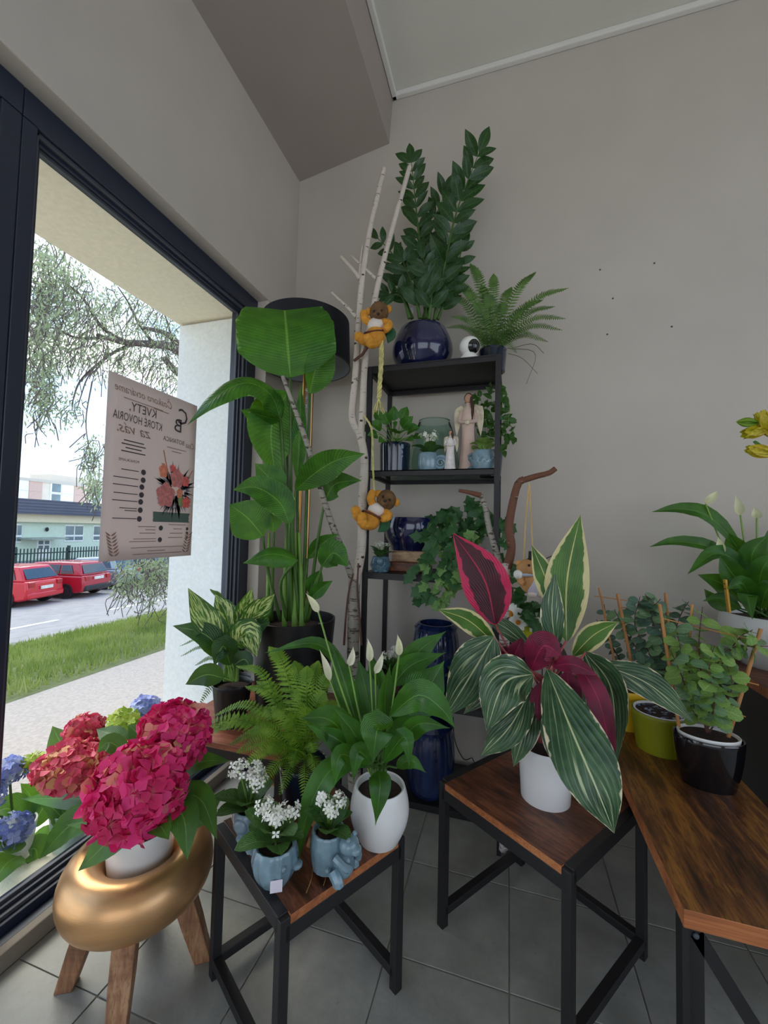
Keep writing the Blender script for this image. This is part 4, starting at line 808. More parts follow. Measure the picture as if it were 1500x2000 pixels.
b = PZ(650, 1704, HL); t = potted('turtle_planter', b, 'pale blue planter of a standing turtle with a white kalanchoe', group=G); turtlepot(t, b, 1.08, m_pblue, ra - .5); kalanchoe(t, b + V((-.012, 0, .09)), .062, 45, 5, 8, .078, .028)
b = PZ(484, 1634, HL); t = potted('bird_planter', b, 'grey-blue bird planter with white kalanchoe at the table corner near the hydrangea', group=G); birdpot(t, b, .95, mat('grey_blue_ceramic', C(120, 140, 156), .25, coat=.4), ra + pi * .9); kalanchoe(t, b + V((0, 0, .068)), .074, 54, 8, 9, .10, .042); tagcard(t, b + tocam(b) * .07 + V((0, 0, -.03)), .026, .02)
# braided straw figure between the planters
b = PZ(617, 1650, HL); m_straw = mat('straw', C(176, 132, 80), .9, var=.3, vs=40, bump=.8, bs=160)
t = thing('straw_animal', b, 'small braided straw animal lying between the blue planters', 'ornament')
MB().ball(b + V((.01, .01, .028)), (.024, .02, .026), 14, 10).build('body', m_straw, t); MB().ball(b + V((.0, .0, .058)), (.016, .015, .014), 12, 8).build('head', m_straw, t)
for dx, dy in ((-.012, -.016), (.022, -.012), (-.008, .03), (.028, .026)): MB().tube([b + V((dx * .6, dy * .6, .02)), b + V((dx, dy, .004))], [.009, .007], 8).build('leg', m_straw, t)
for a_, b_ in (((598, 1745), (612, 1690)), ((632, 1730), (636, 1690))):
    p, q = PZ(*a_, HL), PZ(*b_, HL); tag(MB().tube(crv([p + V((0, 0, .001)), p.lerp(q, .5) + V((.004, 0, .002)), q + V((0, 0, .001))], 8), .001, 5).build('dry_leaf_thread', m_straw), ('long' if a_[0] < 620 else 'short') + ' thin dry straw thread lying on the low wooden table top', 'straw', 'loose straws on the low table')
# ================================================================== things on the etagere
def shelfpt(px, y, k): p = PY(px, 900, y); return V((p.x, y, TZ[k])) if True else p
def sp(px, py, y, k): p = PY(px, py, y); p.z = TZ[k]; return p
m_zz = leafmat('zz_leaf', C(24, 56, 26), C(44, 84, 34), None, rib=.05, ribcol=C(80, 116, 60), gloss=.25, tr=.1)
UZ = unitleaf('leaflet', m_zz, .42, .9, .8, 8, 4, .2, .06)
b = sp(825, 690, 1.93, 4); t = potted('zz_plant', b, 'tall glossy zz plant in a round navy pot on top of the etagere')
pot(t, b, .115, .1, .215, m_pnavy, bulge=.04, seg=48)
tagcard(t, PY(800, 612, 1.93), .035, .035)
rnd = random.Random(9)
for pts, nl, ls in [([(848, 625, 0), (868, 520, -.02), (893, 410, -.03), (938, 292, -.04)], 22, 52), ([(832, 622, 0), (822, 500, .0), (812, 400, .0), (803, 312, -.01)], 20, 40), ([(838, 622, .02), (832, 520, .04), (845, 440, .05), (872, 372, .05)], 13, 40), ([(805, 622, 0), (782, 560, .01), (768, 500, .02), (735, 462, .02)], 9, 36),
        ([(800, 622, -.03), (785, 580, -.05), (756, 575, -.06)], 5, 34), ([(855, 624, .02), (876, 570, .02), (906, 476, .02)], 10, 38), ([(820, 622, -.04), (810, 570, -.06), (785, 505, -.07)], 8, 46), ([(838, 624, -.05), (842, 570, -.07), (826, 500, -.08)], 9, 42), ([(826, 624, .03), (845, 560, .05), (870, 500, .05)], 9, 36)]:
    P = crv([PY(x, y, 1.93 + d) for x, y, d in pts], nl * 2 + 6); st = MB().tube(P, [.008 * (1.15 - i / len(P)) for i in range(len(P))], 8).build('stalk', m_stemd, t)
    for i in range(5, len(P) - 1, 3):
        T = (P[i + 1] - P[i - 1]).normalized(); sd0 = T.cross(tocam(P[i])).normalized()
        for e in (-1, 1):
            d = (sd0 * e * rnd.uniform(.6, 1) + T * rnd.uniform(.6, 1.0) + tocam(P[i]) * rnd.uniform(-.3, .5)); inst('leaflet', UZ, st, rot_to(d, tocam(P[i]) + V((0, 0, .4)) + sd0 * rnd.uniform(-.5, .5), P[i], ls * 1.22 * PXL(P[i]) * rnd.uniform(.85, 1.15) * (.72 + .28 * (1 - i / len(P)))))
    d = (P[-1] - P[-3]).normalized(); inst('leaflet', UZ, st, rot_to(d, tocam(P[-1]), P[-2], ls * PXL(P[-1])))
# camera gadget
b = sp(917, 690, 1.83, 4); t = thing('web_camera', b, 'round white indoor camera with black face between the top-tier pots', 'camera'); s_ = PXL(b); r = 20 * s_
m_wpl = mat('white_plastic', C(238, 236, 230), .3, var=.01)
MB().lathe([(0, 0), (r * 1.0, 0), (r * .95, .25 * r), (r * .6, r * .75), (0, r * .8)], b, 28).build('base', m_wpl, t)
hc = b + V((0, 0, r * 1.5)); MB().ball(hc, r, 24, 16).build('head', m_wpl, t)
fd = (tocam(hc) + right * .55 + V((0, 0, .1))).normalized(); fq = fd.to_track_quat('Z', 'Y').to_matrix()
k = MB(); k.lathe([(0, r * 1.01), (r * .35, r * .95), (r * .62, r * .8), (r * .66, r * .77)], (0, 0, 0), 24); k.v = [hc + fq @ p for p in k.v]; k.build('face', m_pgloss, t)
k = MB(); k.lathe([(0, r * 1.06), (r * .14, r * 1.05), (r * .2, r * .98)], (0, 0, 0), 16); k.v = [hc + fq @ p for p in k.v]; k.build('lens', mat('lens', C(60, 62, 70), .1), t)
# fern
b = sp(962, 690, 1.98, 4); t = potted('sword_fern', b, 'spreading sword fern in a dark glazed pot on top of the etagere')
pot(t, b, .066, .058, .105, m_pteal)
fern(t, b + V((0, 0, .11)), [(x, y, 1.98 + d, w) for x, y, d, w in [(1112, 562, -.1, 26), (1106, 622, -.14, 26), (1048, 530, -.02, 26), (964, 534, .02, 26), (918, 514, .0, 26), (884, 545, -.02, 24), (868, 575, -.03, 22), (1085, 598, -.06, 24), (1040, 652, -.14, 26), (1000, 560, .03, 26), (1030, 600, -.05, 30), (1100, 645, -.12, 24), (880, 618, -.1, 24), (1062, 585, .0, 26), (940, 556, .04, 26), (1010, 690, -.16, 22), (985, 590, -.02, 32), (1072, 668, -.1, 24), (900, 560, -.04, 28), (925, 590, -.06, 32), (955, 575, -.02, 34), (1010, 640, -.1, 32), (900, 640, -.12, 26), (930, 640, -.14, 28), (975, 640, -.12, 32), (870, 640, -.08, 20)]], m_fernd, seed=8, n=36, sag=.2)
k = MB()
for a_, b_, c_ in (((990, 680), (1045, 690), (1028, 750)), ((992, 690), (1020, 700), (1050, 730)), ((1000, 680), (1040, 672), (1062, 690))): k.tube(crv([PY(*a_, 1.98), PY(*b_, 1.97), PY(*c_, 1.97)], 10), .0012, 4)
k.build('runner', m_twig, t)
# pothos
m_pth = leafmat('pothos_leaf', C(42, 96, 34), C(78, 138, 46), None, rib=.04, ribcol=C(130, 176, 84), gloss=.28, tr=.25)
UP = unitleaf('leaf', m_pth, .78, .65, .55, 8, 4, .25, .1)
b = sp(771, 900, 1.875, 3); t = potted('pothos', b, 'leafy pothos in a straight glossy navy pot on the glass tier')
pot(t, b, .074, .07, .135, m_pteal, seg=40, soil=.92)
rt = b + V((0, 0, .13)); rnd = random.Random(2)
for x, y, d, s in [(735, 832, -.04, 30), (728, 850, -.08, 26), (755, 818, 0, 30), (770, 812, .03, 30), (795, 826, .0, 34), (808, 840, -.03, 34), (785, 845, -.08, 38), (760, 840, -.08, 34), (745, 862, -.1, 26), (775, 860, -.1, 30), (800, 860, -.07, 30), (742, 815, .04, 28), (788, 812, .05, 30), (712, 838, -.06, 22), (768, 832, -.05, 34), (812, 856, -.04, 28)]:
    p = PY(x, y, 1.875 + d); st = MB().tube(crv([rt, rt.lerp(p, .6) + V((0, 0, .02)), p], 8), .002, 5).build('stalk', m_stem, t); d_ = (p - rt); d_.z -= .05; inst('leaf', UP, st, rot_to(d_ + tocam(p) * .04, tocam(p) + V((rnd.uniform(-.4, .4), 0, .5)), p - d_.normalized() * s * PXL(p) * .4, s * PXL(p)))
# glass vase
n = NT('clear_glass'); n.set(Base_Color=C(214, 236, 228), Roughness=.02, Transmission_Weight=1., IOR=1.3); m_glass = n.m
b = sp(847, 900, 2.0, 3); s_ = PXL(b); P = [(0, .004), (40, .004), (47, 6), (49, 22), (46, 48), (39, 80), (30, 106), (30.5, 108)]
t = tag(MB().lathe([(r * s_, z * s_ if z > 1 else z) for r, z in P] + [((r - 1.3) * s_, max(z * s_, .006)) for r, z in P[::-1][1:-1]] + [(0, .008)], b, 48).build('glass_vase', m_glass), 'empty clear glass vase tapering upwards on the glass tier', 'vase')
# snail and sheep planters
b = sp(836, 905, 1.835, 3); t = potted('snail_planter', b, 'pale blue snail planter with white kalanchoe in front of the glass vase', group=G); snailpot(t, b, 1.25, m_pblue, ra); kalanchoe(t, b + V((0, 0, .074)), .07, 45, 12, 9, .10, .04)
b = sp(944, 905, 1.83, 3); t = potted('sheep_planter', b, 'pale blue woolly sheep planter holding a plump green succulent', group=G); sheeppot(t, b, 1.3, m_pblue, ra + pi * 1.12 - 1.2)
m_suc = leafmat('succulent_leaf', C(104, 138, 66), C(150, 180, 96), C(190, 206, 130), 8, .3, .3, .06, C(180, 200, 120), gloss=.4, tr=.15)
US = unitleaf('leaf', m_suc, .9, .9, .5, 8, 4, .3, .25, .6)
for i in range(14): a = i * 2.4; el = .2 + i * .09; d = V((cos(a) * cos(el), sin(a) * cos(el), sin(el))); inst('leaf', US, t, rot_to(d, V((0, 0, 1)) - d * .2, b + V((cos(a) * .01, sin(a) * .01, .08)), .062))
# angels
m_ang = mat('pale_pink_plaster', C(214, 186, 172), .7, var=.1, vs=14); m_wing = mat('gilded_wing', C(226, 212, 184), .5, .2, var=.2, vs=30); m_skin = mat('painted_face', C(196, 150, 122), .6); m_hair = mat('dark_hair', C(66, 42, 34), .7, var=.2); m_lace = mat('white_lace_plaster', C(230, 220, 216), .75, var=.12, vs=60, bump=.6, bs=200)
def angel(b, H, md, label, wd):
    t = thing('angel_figurine', b, label, 'figurine', 'angel figurines'); u = H
    MB().lathe([(0, 0), (.115 * u * wd, 0), (.095 * u * wd, .2 * u), (.075 * u * wd, .5 * u), (.085 * u * wd, .66 * u), (.07 * u * wd, .78 * u), (.03 * u, .83 * u), (.028 * u, .86 * u), (0, .86 * u)], b, 24, 0, lambda a, s: 1 + .04 * sin(9 * a) * (1 - s)).build('gown', md, t)
    h = MB().ball(b + V((0, 0, .92 * u)), (.048 * u, .048 * u, .062 * u), 14, 10); h.ball(b + V((0, 0, .915 * u)) + tocam(b) * .047 * u, .010 * u, 6, 5); h.build('head', m_skin, t)
    MB().ball(b + V((0, .02 * u, .935 * u)), (.056 * u, .05 * u, .064 * u), 14, 10).tube(crv([b + V((.03 * u, -.02 * u, .93 * u)), b + V((.055 * u, -.045 * u, .8 * u)), b + V((.05 * u, -.06 * u, .62 * u))], 8), [.02 * u] * 6 + [.015 * u, .008 * u], 8).build('hair', m_hair, t)
    for e in (-1, 1):
        MB().tube(crv([b + V((e * .07 * u * wd, 0, .77 * u)), b + V((e * .10 * u * wd, -.03 * u, .64 * u)), b + V((e * .015 * u, -.10 * u * wd, .6 * u))], 8), [.026 * u] * 6 + [.02 * u, .016 * u], 8).build('arm', md, t)
        w = MB(); leaf(w, [b + V((e * .03 * u, .06 * u * wd, .68 * u)), b + V((e * .11 * u, .09 * u * wd, .84 * u)), b + V((e * .135 * u, .09 * u * wd, .66 * u)), b + V((e * .15 * u, .08 * u * wd, .46 * u))], .11 * u, (0, -1, .1), prof(1, .5), 10, 4, .1); w.build('wing', m_wing, t, solid=.004)
    MB().ball(b + V((0, -.1 * u * wd, .6 * u)), (.03 * u, .02 * u, .035 * u), 10, 8).build('heart', m_wing, t)
    return t
b = sp(913, 905, 1.90, 3); angel(b, 158 * PXL(b), m_ang, 'tall slender angel figurine with gilded wings and a pink gown', 1.0)
b = sp(879, 905, 1.835, 3); angel(b, 80 * PXL(b), m_lace, 'small angel figurine in a white lace gown beside the tall angel', 1.25)
# trailing plant at the back of the glass tier
m_trl = leafmat('trailing_leaf', C(40, 78, 36), C(72, 114, 50), None, rib=.06, ribcol=C(110, 146, 80), tr=.25); UT = unitleaf('leaf', m_trl, .6, .75, .7, 6, 4, .2, .1)
def foliage(t, b, top, pts, u, seed, ls, mats_stem=m_stem, nl=7):
    rnd = random.Random(seed)
    for tr_ in pts:
        P = crv([top] + [PY(*q) for q in tr_], nl * 2 + 2); st = MB().tube(P, .0013, 4).build('vine', mats_stem, t)
        for i in range(2, len(P)):
            T = (P[min(i + 1, len(P) - 1)] - P[i - 1]).normalized(); d = (T * .4 + V((rnd.uniform(-1, 1), rnd.uniform(-.9, .3), rnd.uniform(-.9, .5)))); inst('leaf', u[rnd.randrange(len(u))], st, rot_to(d, tocam(P[i]) + V((rnd.uniform(-.5, .5), 0, rnd.uniform(0, .8))), P[i], ls * PXL(P[i]) * rnd.uniform(.7, 1.25)))
b = sp(958, 900, 2.06, 3); t = potted('trailing_plant', b, 'dark leafy trailing plant at the back of the glass tier behind the sheep planter')
pot(t, b, .06, .05, .12, m_pteal); top = b + V((0, 0, .13)); Y_ = 2.06
foliage(t, b, top, [[(945, 800, Y_), (932, 772, Y_ - .03), (925, 800, Y_ - .05)], [(960, 790, Y_), (965, 755, Y_ - .03), (985, 775, Y_ - .04)], [(975, 800, Y_), (995, 790, Y_ - .03), (992, 830, Y_ - .04)], [(955, 810, Y_ - .04), (945, 790, Y_ - .08), (950, 830, Y_ - .1)], [(985, 820, Y_), (1002, 840, Y_ - .03), (1004, 855, Y_ - .04)], [(970, 815, Y_ - .04), (975, 790, Y_ - .08), (965, 830, Y_ - .1)], [(940, 815, Y_), (928, 820, Y_ - .03), (935, 850, Y_ - .05)], [(975, 840, Y_ - .02), (990, 850, Y_ - .05), (985, 880, Y_ - .06)]], [UT], 6, 18)
# ---- third tier
b = sp(800, 1100, 1.96, 2); s_ = PXL(b); m_lw = wood_mat('light_wood', C(150, 110, 80), C(196, 158, 118), C(216, 184, 140), 0, (4, 20, 20))
hw = 40 * s_
t = thing('wooden_block_stand', b, 'light wooden block riser under the navy bowl', 'riser')
MB().box((b.x - .09, b.y - .07, TZ[2]), (b.x + .1, b.y + .07, TZ[2] + hw * .45)).build('foot_board', m_wood, t, smooth=False, bevel=.004)
MB().box((b.x - .075, b.y - .06, TZ[2] + hw * .45), (b.x + .085, b.y + .06, TZ[2] + hw)).build('block', m_lw, t, smooth=False, bevel=.006)
b2 = V((b.x, b.y, TZ[2] + hw)); b2.x = PY(801, 1050, b.y).x; t = thing('navy_bowl', b2, 'wide glossy navy bowl standing on the wooden block', 'bowl'); s_ = PXL(b2)
MB().lathe([(0, 0), (36 * s_, 0), (38 * s_, 8 * s_), (47 * s_, 24 * s_), (51 * s_, 44 * s_), (48 * s_, 62 * s_), (47.5 * s_, 63 * s_), (45 * s_, 62 * s_), (47 * s_, 44 * s_), (40 * s_, 18 * s_), (0, 10 * s_)], b2, 48).build('bowl', m_pnavy, t)
b = sp(743, 1110, 1.84, 2); t = potted('sheep_planter', b, 'dark slate blue sheep-like planter with kalanchoe beside the etagere post', group=G); sheeppot(t, b, 1.12, m_pslate, tow); kalanchoe(t, b + V((0, 0, .066)), .07, 12, 21, 9, .06, .03)
# ivy
m_ivy = leafmat('ivy_leaf', C(40, 82, 50), C(70, 116, 66), None, rib=.0, gloss=.4, tr=.2, rnd=.5); m_ivyl = leafmat('ivy_light_leaf', C(98, 146, 78), C(150, 186, 112), None, rib=.0, gloss=.45, tr=.3, rnd=.5)
UI = lobed('leaf', m_ivy); UJ = lobed('leaf', m_ivyl)
b = sp(925, 1100, 1.93, 2); t = potted('ivy', b, 'trailing ivy spilling over the edge of the middle etagere tier')
pot(t, b, .066, .055, .12, mat('grey_ceramic', C(150, 150, 152), .4)); top = b + V((0, 0, .135)); Y_ = 1.93
foliage(t, b, top, [[(900, 1010, Y_), (870, 1030, Y_ - .06), (830, 1080, Y_ - .14), (805, 1120, Y_ - .18)], [(920, 1000, Y_), (925, 985, Y_ - .02), (945, 1010, Y_ - .06)], [(880, 1040, Y_ - .04), (850, 1060, Y_ - .12), (835, 1110, Y_ - .18), (815, 1170, Y_ - .19)], [(900, 1040, Y_ - .06), (880, 1080, Y_ - .14), (870, 1120, Y_ - .18)], [(950, 1020, Y_), (985, 1020, Y_ - .06), (995, 1040, Y_ - .1)], [(860, 1020, Y_), (845, 1020, Y_ - .04), (825, 1050, Y_ - .08)], [(930, 1030, Y_ - .06), (960, 1040, Y_ - .1), (985, 1060, Y_ - .14)], [(880, 1010, Y_), (870, 1000, Y_ - .04), (885, 1030, Y_ - .1)]], [UI], 31, 24, nl=10)
foliage(t, b, top, [[(880, 1060, Y_ - .08), (860, 1110, Y_ - .18), (850, 1150, Y_ - .19), (845, 1180, Y_ - .19)], [(890, 1070, Y_ - .08), (875, 1130, Y_ - .18), (862, 1185, Y_ - .19)], [(860, 1060, Y_ - .08), (830, 1110, Y_ - .18), (835, 1165, Y_ - .19)], [(910, 1050, Y_ - .1), (895, 1110, Y_ - .18), (880, 1150, Y_ - .19)]], [UI, UJ, UJ], 32, 22, nl=10)
# ---- lower tiers: ribbed blue vases and small kalanchoes
m_rib = mat('cobalt_glaze', C(28, 44, 84), .12, var=.5, vs=16, coat=.7, stretch=(2, 2, .4))
def ribbed(b, r, h, label):
    t = thing('ribbed_vase', b, label, 'vase', 'ribbed blue vases'); n = 40
    P = [(0, 0), (r * .62, 0)] + [(r * (.66 + .34 * sin(pi * min(s / 1.08, 1)) ** .6 if s < .93 else 1 - (s - .93) * 3.2), h * s) for s in [i / 18 for i in range(1, 19)]] + [(r * .7, h), (r * .68, h * .9), (r * .6, h * .3), (0, h * .25)]
    MB().lathe(P, b, 72, 0, lambda a, s: 1 + .022 * sin(18 * a) if .1 < s < .75 else 1).build('body', m_rib, t)
b = sp(850, 1300, 1.955, 1); ribbed(b, 45 * PXL(b), PY(850, 1216, 1.955 + .0).z - TZ[1] - .0, 'ribbed cobalt blue vase on the second lowest etagere tier')
b = sp(838, 1500, 1.87, 0); ribbed(b, 48 * PXL(b), PY(838, 1405, 1.87).z - TZ[0], 'ribbed cobalt blue vase on the lowest etagere tier')
for px, y, lab, sd in ((765, 1.86, 'small white kalanchoe in a brown pot left of the ribbed vase', 41), (900, 1.85, 'small white kalanchoe in a brown pot right of the ribbed vase', 42)):
    b = sp(px, 1330, y, 1); t = potted('kalanchoe', b, lab, group='kalanchoes in brown pots'); pot(t, b, .055, .042, .085, mat('brown_pot', C(84, 60, 52), .5)); kalanchoe(t, b + V((0, 0, .08)), .075, 36, sd, 10, .1, .035)
# cable hanging from the etagere
pts = [(955, 985, 2.12), (958, 1040, 2.13), (957, 1000, 2.13)]
c_ = crv([PY(885, 1400, 2.16), PY(888, 1445, 2.16), PY(905, 1482, 2.16), PY(922, 1480, 2.16)], 14); o = MB().tube(c_ + [V((c_[-1].x + .03, 2.16, .004)), V((c_[-1].x + .3, 2.16, .004))], .0025, 6).build('power_cable', m_pblack); tag(o, 'thin black power cable running down the wall to the floor', 'cable')
# ================================================================== branches and hanging ornaments
def barkmat(name, base, dark, sc=(30, 30, 8), thr=.6):
    n = NT(name); o = n.obj((20, 20, 90)); a = n.noise(o, 1.2, 4, .6); b = n.noise(n.obj((8, 8, 8)), 3, 4)
    c = n.mix(n.step(a, thr, thr + .08), n.mix(b, base, mul(base, .72)), dark); n.set(Base_Color=c, Roughness=.75); n.bump(a, .4, .003); return n.m
m_birch = barkmat('birch_bark', C(222, 208, 194), C(96, 80, 70)); m_birch2 = barkmat('grey_birch_bark', C(168, 160, 148), C(84, 74, 64), thr=.52); m_brown = barkmat('brown_bark', C(116, 72, 52), C(210, 196, 184), thr=.66); m_knot = mat('bark_knot', C(82, 66, 54), .9)
def limb(t, pts, r0, r1, m, y, name='branch', n=24, knots=0, seed=1):
    P = crv([PY(p[0], p[1], y + (p[2] if len(p) > 2 else 0)) for p in pts], n); s_ = PXL(P[n // 2]); rnd = random.Random(seed)
    o = MB().tube(P, [(r0 + (r1 - r0) * i / (n - 1)) * s_ * rnd.uniform(.95, 1.05) for i in range(n)], 12).build(name, m, t)
    for k in range(knots):
        i = rnd.randrange(2, n - 2); d = V((rnd.uniform(-1, 1), rnd.uniform(-1, -.2), 0)).normalized(); rr_ = (r0 + (r1 - r0) * i / (n - 1)) * s_
        MB().ball(P[i] + d * rr_ * .75, (rr_ * .5, rr_ * .5, rr_ * .35), 8, 6).build('knot', m_knot, o)
    return P
yB = 1.715; base = PY(692, 1250, yB); base.z = 0
t = thing('birch_branch', base, 'tall pale birch branch standing between the bird of paradise and the etagere', 'branch')
fp = lambda px, py: (px, py)
fl_ = 1625
limb(t, [(694, fl_), (690, 1400), (690, 1250), (692, 1130)], 12.5, 11.5, m_birch2, yB, knots=5, seed=3)
limb(t, [(692, 1140), (672, 1080), (640, 1000), (604, 880), (576, 800), (553, 735)], 8, 3.4, m_birch2, yB, knots=6, seed=4) if False else limb(t, [(692, 1140, 0), (672, 1085, -.04), (640, 1000, -.14), (604, 880, -.24), (576, 800, -.28), (552, 735, -.3)], 8, 3.4, m_birch2, yB, knots=7, seed=4)
limb(t, [(694, 1140), (706, 1070), (708, 980), (712, 900), (703, 850), (688, 815), (694, 740), (700, 640), (706, 560), (722, 450), (750, 330)], 9, 5, m_birch, yB, n=40, knots=9, seed=5)
limb(t, [(704, 850), (708, 800), (712, 720), (722, 640), (742, 540), (768, 440), (800, 326)], 7, 4.5, m_birch, yB, n=32, knots=8, seed=6)
limb(t, [(703, 545), (690, 528), (666, 502)], 4.2, 3.2, m_birch, yB, n=8); limb(t, [(735, 545), (712, 524), (686, 500)], 3.4, 2, m_birch, yB, n=8); limb(t, [(696, 620), (678, 600), (648, 572)], 4, 2.4, m_birch, yB, n=10, knots=3, seed=8)
limb(t, [(695, 1135), (700, 1115), (704, 1098)], 9, 6, m_birch2, yB, n=6); limb(t, [(704, 700), (712, 672), (724, 640)], 3, 2.4, m_birch, yB - .02, n=6); limb(t, [(706, 560), (703, 530), (708, 480)], 3, 2, m_birch, yB, n=6)
for pts in ([(672, 1260), (676, 1200), (682, 1150), (690, 1120)], [(706, 1260), (702, 1200), (698, 1150), (700, 1100)]): limb(t, pts, 2.2, 1.6, m_twig, yB - .03, 'vine', 14)
# bark branch leaning in front of the plant stand
yR = 1.615; base = PZ(985, 1662, 0)
t = thing('bark_branch', base, 'brown and white bark branch with bent tip beside the stromanthe', 'branch')
limb(t, [(985, 1660), (990, 1450), (986, 1280), (984, 1200), (986, 1130), (990, 1100)], 10, 9.5, barkmat('white_bark', C(214, 204, 196), C(104, 84, 76), thr=.52), yR, n=30, knots=6, seed=11)
limb(t, [(990, 1110), (999, 1070), (994, 1030), (1002, 980), (1012, 945), (1024, 936)], 9, 7, m_brown, yR, n=20, knots=4, seed=12)
limb(t, [(1022, 938), (1048, 930), (1072, 924), (1085, 915)], 6, 5, m_brown, yR, n=8)
limb(t, [(988, 1150), (974, 1095), (955, 1030), (948, 990), (938, 965)], 6.5, 5, m_birch2, yR + .05, n=18, knots=4, seed=13); limb(t, [(940, 968), (918, 962), (896, 958)], 5.5, 3, m_brown, yR + .05, n=8)
# tall metal stand behind
t = thing('metal_plant_stand', (.09, 1.745, 0), 'tall black metal stand carrying the lime pot of daisies', 'plant stand')
x0, x1, y0, y1, zt = -.02, .21, 1.64, 1.85, .735
for x in (x0, x1):
    for y in (y0, y1): MB().box((x - .008, y - .008, 0), (x + .008, y + .008, zt)).build('leg', m_black, t, smooth=False)
MB().box((x0 + .03, y0 - .008, zt), (x1 + .008, y1 + .008, zt + .012)).build('top', m_black, t, smooth=False, bevel=.002)
for a_, b_ in (((x0, y0), (x1, y0)), ((x1, y0), (x1, y1)), ((x1, y1), (x0, y1)), ((x0, y1), (x0, y0))): MB().bar((*a_, zt - .012), (*b_, zt - .012), .016, .02).build('rail', m_black, t, smooth=False)
b = PY(1036, 1255, 1.73); b.z = zt + .012; t = potted('daisy_pot', b, 'lime yellow pot with ivy and white daisies on the metal stand')
pot(t, b, 26 * PXL(b), 19 * PXL(b), 62 * PXL(b), m_plime); top = b + V((0, 0, 60 * PXL(b)))
foliage(t, b, top, [[(1030, 1190, 1.72), (1020, 1170, 1.70), (1012, 1158, 1.68)], [(1040, 1195, 1.72), (1050, 1180, 1.7), (1060, 1190, 1.68)], [(1030, 1200, 1.7), (1035, 1195, 1.66), (1040, 1215, 1.65)]], [UI], 71, 26, nl=4)
m_dcen = mat('daisy_centre', C(216, 140, 40), .8, var=.3, vs=60)
dm = MB()
for q in range(9):
    a = q * 2 * pi / 9; leaf(dm, [(0, 0, 0), (cos(a) * .55, sin(a) * .55, .12), (cos(a), sin(a), -.05)], .5, (0, 0, 1), prof(1.1, .6, .6), 4, 2, .1)
dm.mi = [0] * len(dm.f); dm.ball((0, 0, .05), (.3, .3, .16), 10, 6, 1); dm = dm.mesh('daisy', [m_kfl, m_dcen])
for x, y, d, s in ((995, 1200, -.04, 27), (1066, 1212, -.05, 24), (1012, 1216, -.06, 18), (1048, 1222, -.06, 18), (1078, 1226, -.03, 18), (1085, 1200, 0, 22), (1000, 1228, -.03, 16), (1075, 1236, -.05, 10)):
    p = PY(x, y, 1.73 + d); o = MB().tube(crv([top, top.lerp(p, .6) + V((0, 0, .01)), p], 6), .0018, 5).build('stalk', m_stem, t); nn = tocam(p) + V((random.uniform(-.4, .4), 0, random.uniform(0, .5))); inst('daisy', dm, o, rot_to(nn.orthogonal(), nn, p, s * PXL(p)))
# ------------------------------------------------------------------ orange toy animals on ropes
m_fur = mat('orange_plush', C(214, 146, 50), .9, var=.2, vs=40, bump=.6, bs=300); m_furd = mat('brown_plush', C(112, 82, 50), .9, var=.35, vs=30, bump=.6, bs=300); m_shirt = mat('cream_shirt', C(226, 212, 202), .8, var=.06); m_belt = mat('brown_cord', C(96, 52, 36), .7); m_greenl = mat('green_felt', C(44, 92, 56), .8); m_rope = mat('yellow_rope', C(206, 196, 126), .9, var=.25, vs=40, bump=.7, bs=200)
def rope(t, pts, r, frayed=False, name='rope', m=None):
    P = crv(pts, 26); k = MB()
    for ph in (0, 2.1, 4.2):
        Q = []
        for i, p in enumerate(P):
            T = (P[min(i + 1, 25)] - P[max(i - 1, 0)]).normalized(); a = T.orthogonal().normalized(); a = Quaternion(T, ph + i * .8) @ a; Q.append(p + a * r * .6)
        k.tube(Q, r * .62, 5)
    if frayed:
        for j in range(7): a = j * .9; k.tube([P[-1], P[-1] + V((cos(a) * r * 3, sin(a) * r * 2, -r * 7))], [r * .35, r * .25], 4)
    return k.build(name, m or m_rope, t)
